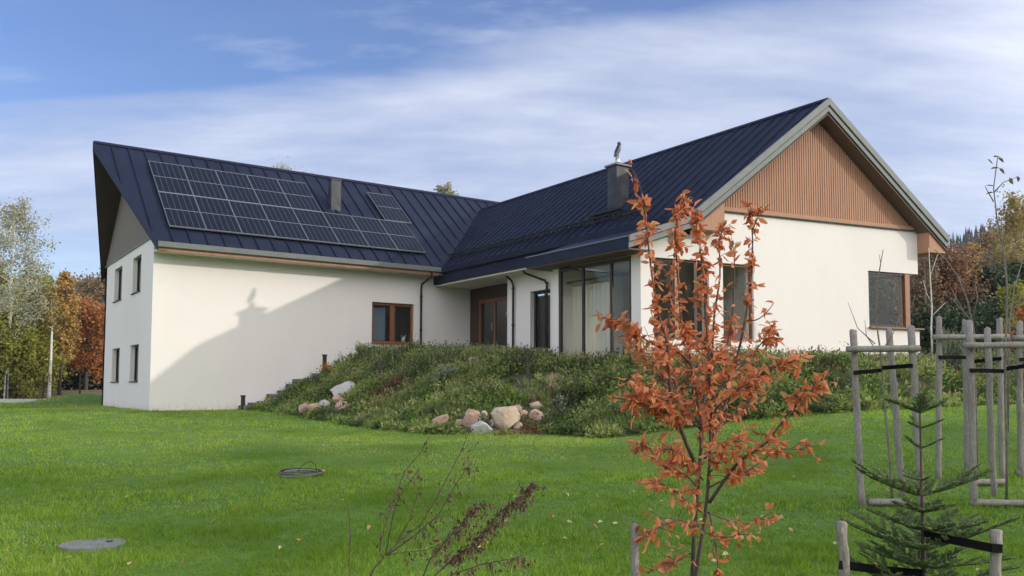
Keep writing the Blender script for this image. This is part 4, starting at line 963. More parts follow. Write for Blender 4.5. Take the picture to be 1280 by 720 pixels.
def fallen():
    me_src = None; rng = np.random.default_rng(9); pts = []
    fixed = [(683,685),(225,709),(160,625),(30,600),(453,578),(500,588),(612,684),(553,684),(535,693),(708,658),(692,650),(645,625),(530,636),(458,607),(515,640),(228,640),(300,640),(270,655),(60,575),(250,580),(92,705),(975,650),(1030,700),(1045,688),(1020,560),(745,590),(760,610),(700,575)]
    for x, y in fixed: pts.append((x, y))
    while len(pts) < 90: pts.append((rng.uniform(5, 1240), 548+172*rng.random()**.8))
    variants = []
    for i, (x, y) in enumerate(pts):
        p = on_ground(x, y, 30)
        if i < 3:
            Q = leaf_big(np.zeros((1, 3)), np.array([[1., 0, .05*i]]), np.array([[0, .2*i-.2, 1.]]), [.075], [.05], [.35]); o = np_mesh('fallen_leaf', Q, 4, LFALL[i], None, np.full(len(Q), .6)); variants.append(o)
        else: o = variants[i % 3].copy(); COL.objects.link(o)
        o.location = p+np.array((0, 0, .05)); o.rotation_euler = (rng.uniform(-.5, .5), rng.uniform(-.5, .5), rng.uniform(0, 6.28)); s = rng.uniform(.6, 1.1); o.scale = (s, s, s)
        tag(o, 'fallen dry autumn leaf lying on the green lawn', 'leaf', 'fallen leaves scattered on the lawn')
LFALL = [leafmat('fallen_tan', [(.5,.38,.2)]*2, .2), leafmat('fallen_pink', [(.55,.28,.14)]*2, .2), leafmat('fallen_yellow', [(.55,.5,.2)]*2, .2)]
fallen()
# manhole cover and cable coil on the lawn
def manhole():
    p = on_ground(116, 682, 30); d = dep(p); r_ = 38*d/F; mb = MB()
    n = 40; zc = p[2]+.022
    b = empty('manhole_cover', p); tag(b, 'round grey concrete manhole cover sunk in the lawn', 'manhole cover')
    mb.tube([(p[0], p[1], zc-.08), (p[0], p[1], zc)], r_, n); mb.build('lid', M['concrete'], b)
    mb = MB(); mb.tube([(p[0]+r_*.5, p[1], zc-.02), (p[0]+r_*.5, p[1], zc+.008)], .03, 10); mb.build('lifting_eye', M['black'], b)
manhole()
def coil():
    p = on_ground(377, 595, 40); d = dep(p); r_ = 26*d/F; rng = np.random.default_rng(4)
    b = empty('cable_coil', p); tag(b, 'loose grey coil of thin pipe lying on the lawn', 'coil')
    for k, m in enumerate(('concrete', 'slate', 'black', 'concrete', 'slate', 'black')):
        pts = []; tl = rng.uniform(-.02, .02, 2); rr = r_*rng.uniform(.62, 1.); zz = .035+k*.006
        for i in range(41):
            a = i/40*6.283; pts.append((p[0]+math.cos(a)*rr, p[1]+math.sin(a)*rr*.95, p[2]+zz+tl[0]*math.cos(a)+tl[1]*math.sin(a)))
        MB().tube(pts, .014, 7).build('loop', M[m], b, True)
    pts = [(p[0]+RT[0]*(x*.001), p[1]+RT[1]*(x*.001), p[2]+.1+z_) for x, z_ in ((-60, -.04), (-20, .03), (60, .10), (150, .12), (210, .07), (230, -.04))]
    MB().tube(pts, .006, 6).build('loose_end', M['black'], b, True)
coil()
# ------------------------------------------------------------------ tree guards
def post(p0, p1, r_, par, name='post'):
    p0 = np.array(p0, float); p1 = np.array(p1, float); n = 9; pts = []; rad = []; rng = np.random.default_rng(int(abs(p0[0]*1000)) % 9999)
    for i in range(n):
        t = i/(n-1); pts.append(p0*(1-t)+p1*t+np.append(rng.normal(size=2)*.004, 0)); rad.append(r_*(1+rng.uniform(-.09, .09)))
    pts.append(p1+(p1-p0)/np.linalg.norm(p1-p0)*r_*.15); rad.append(r_*.75)
    return MB().tube(pts, rad, 14).build(name, M['stake'], par, True)
def on_depth(x, y, d): return at_depth(x, y, d)
def belt(pts, par, hgt=.05, th=.006):
    """flat vertical band through points"""
    mb = MB(); pts = [np.array(p, float) for p in pts]
    for a, b in zip(pts[:-1], pts[1:]):
        t = unit(b-a); s = unit(np.cross(t, (0, 0, 1.))); upv = np.cross(s, t)
        mb.obox((a+b)/2, (b-a)/2, s*th/2, upv*hgt/2)
    return mb.build('strap', M['rubber'], par)
def guard(label, posts, rails, straps, brails=(), pr=.041):
    """posts: (xtop,ytop,xbase,ybase,depth)"""
    g = None; PP = []
    for (xt, yt, xb, yb, d) in posts:
        b = at_depth(xb, yb, d); t_ = at_depth(xt, yt, d-.0); PP.append((b, t_))
    c = sum(b for b, _ in PP)/len(PP); g = empty('tree_guard', (c[0], c[1], float(ground_h(c[0], c[1])))); tag(g, label, 'tree guard', 'wooden post tree guards on the lawn')
    for b, t_ in PP:
        gz = float(ground_h(b[0], b[1])); b2 = b+(t_-b)*((gz-.1-b[2])/(t_[2]-b[2])); post(b2, t_, pr, g)
    for (x0, y0, d0, x1, y1, d1) in rails: post(at_depth(x0, y0, d0), at_depth(x1, y1, d1), pr*.98, g, 'rail')
    for (x0, y0, d0, x1, y1, d1) in brails:
        a = at_depth(x0, y0, d0); b = at_depth(x1, y1, d1); a[2] = float(ground_h(a[0], a[1]))+.06; b[2] = float(ground_h(b[0], b[1]))+.06; post(a, b, pr, g, 'ground_rail')
    for s in straps: belt([at_depth(*q) for q in s], g)
    return g
def sapling(label, pth, r0, branches, barkm='palebark', name='sapling', leaves=None):
    P = [at_depth(*q) for q in pth]; b = P[0].copy(); b[2] = float(ground_h(b[0], b[1])); t = empty(name, b); tag(t, label, 'sapling')
    P[0] = b-(0, 0, .05); MB().tube(P, list(np.linspace(r0, r0*.3, len(P))), 8).build('trunk', M[barkm], t, True)
    for br in branches: MB().tube([at_depth(*q) for q in br], list(np.linspace(r0*.45, r0*.15, len(br))), 6).build('branch', M[barkm], t, True)
    if leaves:
        C = np.array([at_depth(*q[:3]) for q in leaves]); n = len(C); D = rnd_dirs(n)*.8+np.array((RT[0], RT[1], -.1))
        Q = leaf_big(C, D, rnd_dirs(n)*.5+(0, 0, 1), np.full(n, .10), np.full(n, .05), np.full(n, .2)); np_mesh('leaves', Q, 4, M['deadleaf'] if len(leaves) > 40 else LEAFB, t, np.full(len(Q), .6))
    return t
d1 = 10.3
guard('three-post tree guard in front of the corner window, leftmost of the guards',
 [(1066.5,413,1077.5,638,d1), (1138.5,409,1153,644,d1-.05), (1111,413,1129,626,d1+.75)],
 [(1059,436.5,d1-.09,1149,435.5,d1-.09)], [[(1067,466,d1-.09),(1101.5,463,d1+.25)], [(1101.5,460,d1+.25),(1141,457,d1-.09)]],
 [(1086,646,d1,1140,648,d1)])
guard('tree guard with low front posts at the right edge, nearest of the right hand guards',
 [(1211.5,402,1217.5,633,10.3), (1234,411,1243,626,11.0), (1290,402,1300,634,10.3)],
 [(1204,432,10.2,1298,431,10.2)], [[(1212,463,10.2),(1257,464,10.7)], [(1257,461,10.7),(1292,456,10.2)]],
 [(1213,635,10.3,1300,637,10.3)])
guard('tree guard standing farther back, between the leftmost guard and the right edge',
 [(1173.5,397,1173.5,590,12.0), (1206.5,401,1209,590,12.6), (1249,399,1253,600,12.0)],
 [(1167,421.5,11.9,1260,421,11.9)], [[(1173,446.5,11.9),(1217,447,12.25)], [(1217,452,12.25),(1252,448,11.9)]],
 [(1214,613,11.6,1258,615,11.6)])
guard('tree guard cut by the right frame edge behind the nearest right guard',
 [(1274,403,1276,594,12.2), (1345,403,1347,594,12.2), (1312,405,1315,590,12.9)],
 [(1266,422.5,12.1,1352,422,12.1)], [[(1274,449.5,12.1),(1312,448,12.5)]],
 [(1270,592,12.2,1350,593,12.2)])
sapling('thin bare sapling held by straps inside the leftmost tree guard', [(1116,644,d1+.25),(1112,570,d1+.25),(1105,500,d1+.25),(1101,442,d1+.25),(1095,400,d1+.25),(1097,350,d1+.25),(1104,312,d1+.25)], .017,
 [[(1096,392,d1+.25),(1105,380,d1+.2),(1112,372,d1+.2)], [(1094,430,d1+.25),(1072,410,d1+.3),(1060,378,d1+.3)], [(1097,440,d1+.25),(1083,420,d1+.2),(1081,400,d1+.2)], [(1101,440,d1+.25),(1115,420,d1+.2),(1127,393,d1+.2)], [(1098,345,d1+.25),(1101,330,d1+.3),(1099,318,d1+.3)]])
sapling('tall thin sapling with a few top leaves in the nearest right hand guard', [(1258,634,10.65),(1259,560,10.65),(1256,480,10.65),(1258,400,10.65),(1259,360,10.65),(1255,315,10.65),(1246,272,10.65),(1242,235,10.65),(1247,197,10.65)], .018,
 [[(1257,330,10.65),(1268,310,10.6),(1281,290,10.6)], [(1258,335,10.65),(1230,318,10.8),(1205,308,10.8)], [(1242,241,10.65),(1254,228,10.6),(1272,221,10.6)], [(1242,252,10.65),(1234,238,10.7),(1231,232,10.7)]], leaves=[(1234,199,10.65),(1241,196,10.65),(1248,197,10.65),(1238,211,10.65),(1249,210,10.65),(1232,232,10.7),(1262,222,10.6),(1272,220,10.6),(1232,243,10.65)])
sapling('bare forked sapling inside the tree guard standing farther back', [(1221,590,12.25),(1220,520,12.25),(1218,450,12.25),(1217,410,12.25),(1209,375,12.25),(1197,345,12.25),(1183,325,12.25),(1168,312,12.25)], .019,
 [[(1216,402,12.25),(1200,385,12.3),(1190,372,12.3)], [(1217,405,12.25),(1206,392,12.2),(1186,355,12.2)], [(1216,400,12.25),(1222,370,12.2),(1219,352,12.2)]])
sapling('slender pale forked sapling behind the stakes near the corner window', [(1166,450,24),(1164,410,24),(1165,385,24),(1163,350,24),(1161,310,24)], .03,
 [[(1165,395,24),(1172,388,24),(1182,378,24)], [(1165,380,24),(1158,366,24),(1154,350,24)], [(1163,345,24),(1168,330,24),(1172,318,24)]], name='young_birch', barkm='birchbark')
sapling('leaning bare sapling at the right frame edge behind the guards', [(1256,450,16),(1262,400,16),(1268,360,16),(1280,320,16)], .025, [[(1262,395,16),(1272,380,16),(1285,350,16)]])
# low stakes of the fir and the orange tree
def low_stake(label, xt, yt, xb, yb, d, r_=.036):
    b = at_depth(xb, yb, d); t_ = at_depth(xt, yt, d); gz = float(ground_h(b[0], b[1])); b2 = b+(t_-b)*((gz-.1-b[2])/(t_[2]-b[2]))
    return tag(post(b2, t_, r_, None, 'stake'), label, 'stake', 'low wooden stakes in the foreground')
low_stake('short round stake left of the fir with a black strap', 1051.5, 653, 1058, 745, 5.6, .035)
low_stake('short round stake right of the fir with a black strap', 1245, 663, 1246, 745, 5.4, .035)
low_stake('thin short stake standing left of the orange leaved tree', 793, 657, 794, 740, 5.3, .027)
o = belt([at_depth(1049, 706, 5.56), at_depth(1100, 712, 5.7), at_depth(1153, 717, 5.85)], None, .055); tag(o, 'black rubber strap from the left low stake to the fir trunk', 'strap', 'straps holding the fir')
o = belt([at_depth(1253, 686, 5.36), at_depth(1240, 685, 5.35), at_depth(1185, 674, 5.6), at_depth(1155, 668, 5.85)], None, .055); tag(o, 'black rubber strap from the right low stake to the fir trunk', 'strap', 'straps holding the fir')
# ------------------------------------------------------------------ fir
def fir():
    d = 5.9; rng = np.random.default_rng(12)
    top = at_depth(1149, 478, d); bx = at_depth(1156, 760, d); b = np.array((bx[0], bx[1], float(ground_h(bx[0], bx[1]))))
    t = empty('fir_tree', b); tag(t, 'young green fir with open whorled branches held between two low stakes', 'fir tree')
    tr = [b+(top-b)*s for s in np.linspace(0, 1, 8)]; MB().tube(tr, list(np.linspace(.019, .004, 8)), 8).build('trunk', M['bark'], t, True)
    H_ = top[2]-b[2]; bm = MB(); Cs = []; Ds = []
    def zpx(y): return (at_depth(1153, y, d)[2]-b[2])/H_
    wh = [(zpx(516), .27, 5, .32), (zpx(535), .14, 3, .3), (zpx(560), .16, 3, .3), (zpx(600), .12, 3, .1), (zpx(620), .54, 7, .2), (zpx(640), .26, 6, .1), (zpx(662), .38, 6, .1), (zpx(686), .60, 9, .18), (zpx(708), .5, 8, .12), (zpx(738), .66, 10, .1)]
    def needles(path, dens=520):
        P = np.array(path); seg = np.linalg.norm(np.diff(P, axis=0), axis=1); Lt = seg.sum(); n = int(Lt*dens)
        if n < 2: return
        for i in range(n):
            s = i/n; q = lerp_path(P, s); tdir = unit(lerp_path(P, min(1, s+.05))-lerp_path(P, max(0, s-.05)))
            side = unit(np.cross(tdir, (0, 0, 1.)))*(1 if i % 2 else -1); Cs.append(q); Ds.append(side*1.0+tdir*.7+np.array((0, 0, rng.uniform(.0, .9)))+rng.normal(size=3)*.15)
    for wi, (s, ln, n, upz) in enumerate(wh):
        p = b+(top-b)*s; a0 = rng.random()*6
        for k in range(n):
            a = a0+k*2*math.pi/n+rng.uniform(-.2, .2)
            if wi == 0: a = YAW*-1+[0, math.pi, 1.2, 2.6, 4.4][k]
            if wi == 4 and k < 2: a = -YAW+[.15, math.pi-.1][k]
            l_ = ln*rng.uniform(.75, 1.12)
            br = curve(p, (math.cos(a), math.sin(a), upz), l_, 7, (0, 0, .38), .05, rng); bm.tube(br, list(np.linspace(.007, .0025, 8)), 5, False); needles(br, 1300 if ln < .2 else 1100)
            if ln > .25:
                for j in range(10):
                    q = lerp_path(br, .08+.085*j); dirb = unit(np.array(br[-1])-np.array(br[0])); sd_ = np.cross(dirb, (0, 0, 1))*(1 if j % 2 else -1)
                    tw = curve(q, dirb*.9+sd_*.85+(0, 0, .1), l_*rng.uniform(.22, .42)*(1-.06*j), 4, (0, 0, .1), .05, rng); bm.tube(tw, [.003]*3+[.002]*2, 4, False); needles(tw, 1250)
    bm.build('branches', M['palebark'], t)
    n = len(Cs); Q = leaf_quads(np.array(Cs), np.array(Ds), rnd_dirs(n), RNG.uniform(.017, .030, n), .0062)
    np_mesh('needles', Q, 4, M['fir'], t, np.clip(RNG.normal(.5, .25, n), 0, 1))
fir()
# ------------------------------------------------------------------ orange tree in the foreground
def orange_tree():
    D0 = 5.5; rng = np.random.default_rng(21)
    paths = {  # px polylines with depth offsets
     's1': ([(861,790,0),(866,715,0),(868,662,0),(873,604,.02),(876,560,.03),(876,525,.05),(870,490,.1),(863,450,.15),(858,420,.2),(851,397,.22),(846,327,.25),(844,290,.25),(853,252,.25)], .016),
     's2': ([(864,790,-.03),(870,720,-.05),(879,662,-.05),(884,619,-.06),(888,557,-.08),(887,500,-.1),(887,460,-.12),(884,420,-.1),(880,360,-.12),(874,300,-.1),(872,262,-.1)], .0145),
     'a': ([(870,583,.02),(852,539,-.15),(838,490,-.3),(834,431,-.4),(823,393,-.45),(815,345,-.5),(809,292,-.5),(804,246,-.5)], .014),
     'a2': ([(804,246,-.5),(798,228,-.5),(790,210,-.5)], .003),
     'b': ([(881,572,-.08),(895,539,.1),(913,482,.25),(922,445,.3),(934,386,.3),(940,334,.3),(940,285,.3),(934,256,.3)], .013),
     'c': ([(887,628,-.06),(913,590,-.2),(931,572,-.3),(957,554,-.35),(985,518,-.4),(1007,494,-.45),(1028,480,-.45)], .012),
     'd': ([(877,545,.03),(880,500,.25),(889,450,.4),(893,393,.45),(900,345,.45),(899,300,.45),(905,285,.45)], .012),
     'e': ([(863,455,.15),(848,440,.0),(830,436,-.1),(799,420,-.2),(778,403,-.25),(752,397,-.3)], .009),
     'f': ([(887,640,-.05),(895,684,-.25),(897,713,-.3),(893,730,-.3)], .007),
     'g': ([(874,612,.0),(855,592,.2),(830,583,.3),(812,561,.4),(797,554,.4)], .008),
     'h': ([(868,662,0),(850,650,-.2),(830,657,-.3),(808,668,-.4)], .007),
     'i': ([(866,690,0),(850,700,-.1),(835,705,-.2),(810,716,-.3)], .006),
     'j': ([(885,610,-.06),(905,600,-.1),(930,590,.0),(955,575,.1),(970,562,.1),(1005,562,.1)], .006),
     'k': ([(883,640,-.05),(910,650,.1),(935,655,.2),(965,640,.2)], .006),
     'l': ([(895,539,.1),(915,520,.2),(935,505,.3),(945,485,.35),(950,470,.35)], .009),
     'm': ([(934,400,.3),(945,400,.3),(957,392,.3),(967,379,.3)], .005),
     'n': ([(940,290,.3),(946,275,.3),(955,262,.3),(961,256,.3)], .005),
     'o': ([(846,500,-.2),(830,500,-.4),(812,490,-.5),(795,480,-.55)], .008),
     'p': ([(889,470,.3),(905,440,.5),(915,400,.55),(918,330,.55),(915,300,.55)], .009),
     'q': ([(878,640,-.02),(862,630,-.2),(845,615,-.35),(825,605,-.4)], .007),
     'x': ([(879,600,-.05),(865,585,-.25),(850,570,-.35),(835,560,-.4)], .005),
     'y': ([(888,590,-.08),(900,575,-.3),(906,560,-.4),(925,548,-.45)], .005),
     'z': ([(868,650,0),(880,665,-.25),(905,672,-.35),(925,668,-.4)], .004),
     't': ([(874,535,.05),(855,520,-.2),(830,515,-.35),(805,505,-.45),(786,500,-.5)], .006),
     'u': ([(887,520,-.1),(910,495,-.3),(935,480,-.45),(962,462,-.55),(990,452,-.6)], .007),
     'v': ([(889,500,-.1),(915,470,.0),(938,445,.1),(955,425,.1),(962,410,.1)], .006),
     'w': ([(862,470,.15),(835,460,.35),(812,450,.45),(795,432,.5)], .006),
     'r': ([(876,530,.05),(855,505,.25),(840,470,.4),(832,430,.5),(838,380,.5),(836,330,.5)], .010),
    }
    base = at_depth(864, 760, D0); b = np.array((base[0], base[1], float(ground_h(base[0], base[1]))))
    t = empty('orange_leaved_tree', b); tag(t, 'slender young tree with orange autumn leaves standing in the foreground', 'tree')
    C = []; Dd = []; dens = {'s1': 1.0, 's2': .9, 'a': 1.0, 'a2': .35, 'b': .8, 'c': 1.15, 'd': .75, 'e': 1.4, 'f': .8, 'g': 1.0, 'h': 1.1, 'i': .9, 'j': .9, 'k': .5, 'l': 1.3, 'm': .25, 'n': .2, 'o': 1.6, 'p': .6, 'q': 1.0, 'r': .6, 'x': 1.5, 'y': 1.4, 'z': .7, 't': 1.6, 'u': 1.3, 'v': 1.2, 'w': 1.2}
    tw = MB()
    for key, (pp, r_) in paths.items():
        P = [at_depth(x, y, D0+o*.8) for x, y, o in pp]
        if key in ('s1', 's2'): P[0][2] = float(ground_h(P[0][0], P[0][1]))-.05
        # smooth resample
        Pn = []
        for i in range(len(P)-1):
            p0 = P[max(i-1, 0)]; p1 = P[i]; p2 = P[i+1]; p3 = P[min(i+2, len(P)-1)]
            for s in (0, .33, .67): Pn.append(.5*((2*p1)+(-p0+p2)*s+(2*p0-5*p1+4*p2-p3)*s*s+(-p0+3*p1-3*p2+p3)*s**3))
        Pn.append(P[-1]); rad = list(np.linspace(r_, max(r_*.22, .0025), len(Pn)))
        MB().tube(Pn, rad, 8).build('stem' if key in ('s1', 's2') else 'branch', M['bark'], t, True)
        Lt = sum(np.linalg.norm(Pn[i+1]-Pn[i]) for i in range(len(Pn)-1)); n = int(Lt*(62 if P[-1][2] > 1.2 else 70)*dens[key])
        lo = {'s1': .36, 's2': .36}.get(key, .12)
        for k in range(n):
            s = lo+(1-lo)*rng.random()**.85; q = lerp_path(Pn, s); tan = unit(lerp_path(Pn, min(1, s+.04))-lerp_path(Pn, max(0, s-.04)))
            if rng.random() < (.75 if 1.15 > lerp_path(Pn, s)[2] > .1 else .5):   # on a side twig
                dr = unit(tan*.8+rng.normal(size=3)*(.8, .8, .45)); ln = rng.uniform(.03, .15 if q[2] < 1.15 else .085); e = q+dr*ln
                tw.tube([q, q+dr*ln*.5+(0, 0, .004), e], [.0022, .0018, .0012], 4, False)
                for j in range(rng.integers(2, 4)): C.append(q+dr*ln*rng.uniform(.35, 1)); Dd.append(dr*.5+rng.normal(size=3)*.7+(0, 0, -.45))
            else: C.append(q+rng.normal(size=3)*.005); Dd.append(tan*.1+rng.normal(size=3)*.8+(0, 0, -.4))
    tw.build('twigs', M['bark'], t)
    C = np.array(C); Dd = np.array(Dd); n = len(C)
    Nn = rng.normal(size=(n, 3))+(0, 0, .4)
    Q = leaf_big(C, Dd, Nn, rng.uniform(.042, .080, n), rng.uniform(.020, .038, n), rng.uniform(-.1, .45, n))
    print('orange leaves', n); zt_ = np.clip((C[:, 2]-1.5)/1., 0, 1)
    np_mesh('leaves', Q, 4, M['orangeleaf'], t, np.repeat(np.clip(rng.normal(.56, .22, n), 0, 1), 6))
orange_tree()
# ------------------------------------------------------------------ withered shrub
def dead_shrub():
    D0 = 4.9; rng = np.random.default_rng(31); P_ = [
     ([(455,735,0),(468,710,0),(480,697,0)], .008, 0), ([(480,697,0),(474,690,.05),(480,660,.08),(495,620,.1),(505,590,.12),(525,567,.12),(539,542,.12)], .0045, .15),
     ([(482,693,0),(492,640,-.1),(500,620,-.1),(510,605,-.1),(525,585,-.1)], .0035, .2), ([(482,695,0),(500,675,.05),(525,657,.1),(547,620,.1),(575,567,.1),(588,536,.1)], .0045, .1),
     ([(485,693,0),(515,672,-.1),(547,645,-.15),(575,597,-.2),(590,577,-.2)], .0035, .35), ([(520,745,0),(537,700,-.05),(555,678,-.1),(575,657,-.1),(590,638,-.1),(605,625,-.1)], .0045, 1.1),
     ([(535,730,0),(545,718,0),(570,695,.05),(590,680,.05),(607,662,.1),(625,640,.1),(650,622,.1),(668,602,.1)], .005, 2.4), ([(545,735,0),(565,718,-.1),(600,706,-.15),(640,698,-.2),(655,694,-.2)], .004, .5),
     ([(484,694,0),(505,690,.1),(530,688,.1),(550,680,.1)], .003, .2), ([(495,680,0),(512,650,-.05),(520,625,-.05),(527,603,-.05)], .003, .05), ([(436,688,.2),(437,660,.2),(435,630,.2)], .003, .0)]
    b0 = at_depth(500, 760, D0); b = np.array((b0[0], b0[1], float(ground_h(b0[0], b0[1])))); t = empty('withered_shrub', b); tag(t, 'leaning withered shrub with dark shrivelled leaves at the bottom of the photo', 'shrub')
    mb = MB(); C = []; Dd = []
    for pp, r_, dn in P_[:-1]:
        P = [at_depth(x, y, D0+o) for x, y, o in pp]; mb.tube(P, list(np.linspace(r_*1.15, .002, len(P))), 6)
        Lt = sum(np.linalg.norm(P[i+1]-P[i]) for i in range(len(P)-1))
        for k in range(int(Lt*270*dn)):
            s = .25+.75*rng.random(); q = lerp_path(P, s); dr = rng.normal(size=3)*(1, 1, .3)+(0, 0, -.5); dr = unit(dr)*rng.uniform(.0, .085); C.append(q+dr); Dd.append(rng.normal(size=3)*.65+(0, 0, -.9))
        for k in range(int(Lt*14)):
            s = rng.random(); q = lerp_path(P, s); dr = unit(rng.normal(size=3)*(1, 1, .4)+(0, 0, .7)); mb.tube([q, q+dr*.03, q+dr*rng.uniform(.04, .09)+(0, 0, .01)], [.0016, .0012, .0008], 4, False)
    # carry the stems down to the ground
    for x in (455, 520, 535, 545): 
        a = at_depth(x, 735, D0); mb.tube([a, b+(rng.normal()*.02, rng.normal()*.02, -.03)], [.006, .008], 6)
    mb.build('stems', M['bark'], t)
    C = np.array(C); Dd = np.array(Dd); n = len(C); Q = leaf_big(C, Dd, rnd_dirs(n), rng.uniform(.022, .045, n), rng.uniform(.008, .017, n), rng.uniform(-.3, .5, n))
    np_mesh('leaves', Q, 4, M['deadleaf'], t, np.repeat(rng.random(n), 6))
    P = [at_depth(x, y, D0+.5) for x, y, o in [(437,690,0),(438,665,0),(435,630,0)]]; g = P[0].copy(); g[2] = float(ground_h(g[0], g[1])); P = [g]+P
    o = MB().tube(P, [.004, .004, .003, .002], 6).build('dry_twig', M['bark'], None); tag(o, 'single thin dry twig standing left of the withered shrub', 'twig')
dead_shrub()

# ------------------------------------------------------------------ world, sun, camera
SUN = np.array([.92, -1., .47]); SUN /= np.linalg.norm(SUN)
sd = bpy.data.lights.new('sun', 'SUN'); sd.energy = 2.35; sd.angle = R(.55); sd.color = (1, .92, .80)
so = bpy.data.objects.new('sun', sd); COL.objects.link(so); so.rotation_euler = Vector(SUN).to_track_quat('Z', 'Y').to_euler(); so.location = (20, -40, 30)
wd = bpy.data.worlds.new('World'); SC.world = wd; wd.use_nodes = True; nt = wd.node_tree; N = nt.nodes; L = nt.links
bg = N['Background']; bg.inputs['Strength'].default_value = .15
sky = N.new('ShaderNodeTexSky'); sky.sky_type = 'NISHITA'; sky.sun_disc = False
sky.sun_elevation = math.asin(SUN[2]); sky.sun_rotation = math.atan2(SUN[0], SUN[1]); sky.air_density = 1.0; sky.dust_density = .6; sky.ozone_density = 3.
tc = N.new('ShaderNodeTexCoord'); sp = N.new('ShaderNodeSeparateXYZ'); L.new(tc.outputs['Generated'], sp.inputs[0])
def mth(op, a, b=None, c=None, clamp=False):
    n = N.new('ShaderNodeMath'); n.operation = op; n.use_clamp = clamp
    for i, k in enumerate((a, b, c)):
        if k is None: continue
        if isinstance(k, (int, float)): n.inputs[i].default_value = k
        else: L.new(k, n.inputs[i])
    return n.outputs[0]
X_, Y_, Z_ = sp.outputs
# along = component to the right of the view heading, fwd = heading (world azimuth)
al = mth('ADD', mth('MULTIPLY', X_, float(RT[0])), mth('MULTIPLY', Y_, float(RT[1])))
fo = mth('MAXIMUM', mth('ADD', mth('MULTIPLY', X_, math.sin(YAW)), mth('MULTIPLY', Y_, math.cos(YAW))), .25)
az = mth('DIVIDE', al, fo); el = mth('DIVIDE', Z_, fo)
# cloud layer coordinates: plane projection, streaks
den = mth('ADD', mth('MAXIMUM', Z_, 0), .22)
cx = N.new('ShaderNodeCombineXYZ'); L.new(mth('DIVIDE', al, den), cx.inputs[0]); L.new(mth('DIVIDE', fo, den), cx.inputs[1])
mp = N.new('ShaderNodeMapping'); mp.inputs['Rotation'].default_value = (0, 0, R(-22)); mp.inputs['Scale'].default_value = (.55, 1.5, 1); L.new(cx.outputs[0], mp.inputs['Vector'])
n1 = N.new('ShaderNodeTexNoise'); n1.inputs['Scale'].default_value = 1.1; n1.inputs['Detail'].default_value = 9; n1.inputs['Roughness'].default_value = .55; n1.inputs['Distortion'].default_value = .4; L.new(mp.outputs[0], n1.inputs['Vector'])
n2 = N.new('ShaderNodeTexNoise'); n2.inputs['Scale'].default_value = 3.0; n2.inputs['Detail'].default_value = 8; n2.inputs['Roughness'].default_value = .6; L.new(mp.outputs[0], n2.inputs['Vector'])
# boundary of the big bank: elevation below .32+.20*az is cloud
bank = mth('SUBTRACT', mth('ADD', mth('MULTIPLY', az, .17), .425), el)
bank = mth('ADD', bank, mth('MULTIPLY', mth('SUBTRACT', n1.outputs['Fac'], .5), .22))
mr = N.new('ShaderNodeMapRange'); mr.inputs[1].default_value = -.015; mr.inputs[2].default_value = .045; mr.interpolation_type = 'SMOOTHSTEP'; L.new(bank, mr.inputs[0])
low = mth('ADD', el, mth('MULTIPLY', mth('SUBTRACT', n1.outputs['Fac'], .5), .10))
mr3 = N.new('ShaderNodeMapRange'); mr3.inputs[1].default_value = .13; mr3.inputs[2].default_value = .20; mr3.inputs[3].default_value = .45; mr3.inputs[4].default_value = 1; mr3.interpolation_type = 'SMOOTHSTEP'; L.new(low, mr3.inputs[0])
mr2 = N.new('ShaderNodeMapRange'); mr2.inputs[1].default_value = .48; mr2.inputs[2].default_value = .72; mr2.inputs[4].default_value = .65; L.new(n2.outputs['Fac'], mr2.inputs[0])
fac = mth('MAXIMUM', mth('MULTIPLY', mth('MULTIPLY', mr.outputs[0], mr3.outputs[0]), mth('ADD', mth('MULTIPLY', n2.outputs['Fac'], .5), .58, None, True)), mr2.outputs[0], None, True)
fac = mth('MAXIMUM', mth('MULTIPLY', fac, .9), mth('MULTIPLY', n1.outputs['Fac'], .16))
cc = N.new('ShaderNodeMix'); cc.data_type = 'RGBA'; cm = N.new('ShaderNodeMapRange'); cm.inputs[1].default_value = .36; cm.inputs[2].default_value = .66; L.new(n2.outputs['Fac'], cm.inputs[0]); L.new(cm.outputs[0], cc.inputs[0]); cc.inputs[6].default_value = (3.7, 4.2, 5.6, 1); cc.inputs[7].default_value = (5.5, 5.85, 6.9, 1)
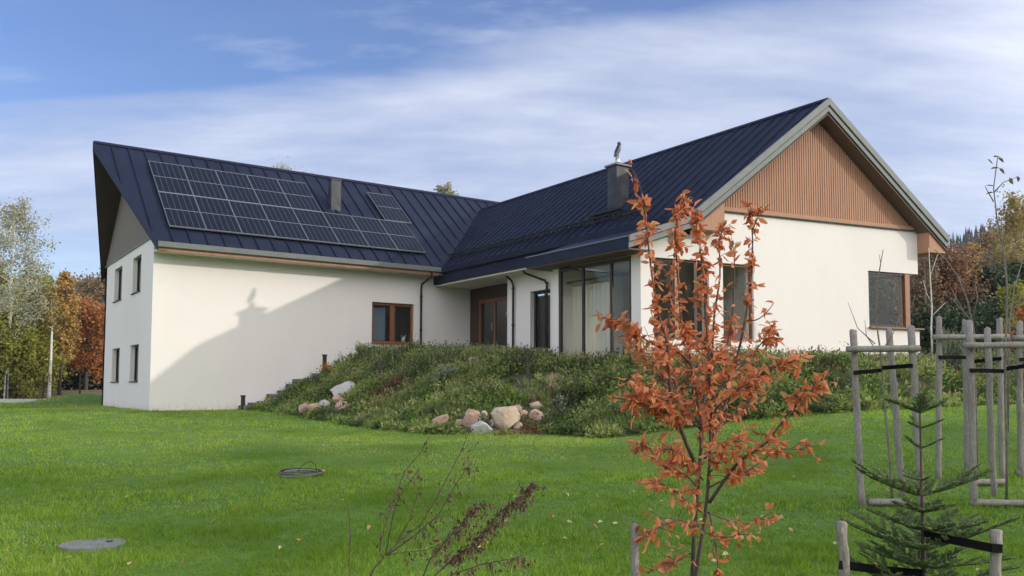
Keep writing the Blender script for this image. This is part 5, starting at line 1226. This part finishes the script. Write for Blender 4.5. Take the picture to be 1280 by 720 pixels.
# bright cloud added round the sun and behind the viewer to lift shaded walls
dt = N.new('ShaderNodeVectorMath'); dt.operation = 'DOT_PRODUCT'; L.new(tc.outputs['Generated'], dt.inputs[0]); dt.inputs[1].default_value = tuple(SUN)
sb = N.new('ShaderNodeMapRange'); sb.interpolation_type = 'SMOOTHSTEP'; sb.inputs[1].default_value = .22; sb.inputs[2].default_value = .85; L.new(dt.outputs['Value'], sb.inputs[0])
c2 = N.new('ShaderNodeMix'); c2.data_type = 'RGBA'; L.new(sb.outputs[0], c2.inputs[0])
back = N.new('ShaderNodeVectorMath'); back.operation = 'DOT_PRODUCT'; L.new(tc.outputs['Generated'], back.inputs[0]); back.inputs[1].default_value = (-math.sin(YAW+.35), -math.cos(YAW+.35), 0)  # second added bright area, behind the viewer, to light the left gable
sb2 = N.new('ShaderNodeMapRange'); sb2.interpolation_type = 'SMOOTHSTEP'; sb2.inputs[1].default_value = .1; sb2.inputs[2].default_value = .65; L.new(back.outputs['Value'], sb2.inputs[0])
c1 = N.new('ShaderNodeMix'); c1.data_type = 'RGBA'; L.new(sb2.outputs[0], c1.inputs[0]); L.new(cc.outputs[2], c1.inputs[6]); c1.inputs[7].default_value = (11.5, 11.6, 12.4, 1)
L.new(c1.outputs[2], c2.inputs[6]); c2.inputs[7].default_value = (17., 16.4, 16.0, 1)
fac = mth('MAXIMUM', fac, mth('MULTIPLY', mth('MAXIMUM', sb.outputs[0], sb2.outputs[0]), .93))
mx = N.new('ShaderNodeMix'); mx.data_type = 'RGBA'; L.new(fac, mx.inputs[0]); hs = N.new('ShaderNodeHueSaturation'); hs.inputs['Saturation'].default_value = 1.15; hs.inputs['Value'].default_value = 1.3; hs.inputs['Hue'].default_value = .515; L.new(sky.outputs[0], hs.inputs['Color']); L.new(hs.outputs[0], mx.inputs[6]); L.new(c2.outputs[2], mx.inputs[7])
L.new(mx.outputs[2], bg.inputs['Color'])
cd = bpy.data.cameras.new('camera'); co = bpy.data.objects.new('camera', cd); COL.objects.link(co); SC.camera = co
cd.sensor_width = 36; cd.lens = F/1280*36; cd.shift_y = (CY-360)/1280; cd.clip_end = 3000; cd.clip_start = .05
mw = Matrix(((R2[0], U2[0], -FWD[0], CAM[0]), (R2[1], U2[1], -FWD[1], CAM[1]), (R2[2], U2[2], -FWD[2], CAM[2]), (0, 0, 0, 1))); co.matrix_world = mw
vs = SC.view_settings; vs.view_transform = 'Standard'; vs.look = 'None'; vs.gamma = 1; vs.exposure = -.04; vs.use_curve_mapping = False
SC.render.engine = 'CYCLES'
SC.cycles.max_bounces = 6; SC.cycles.transparent_max_bounces = 12
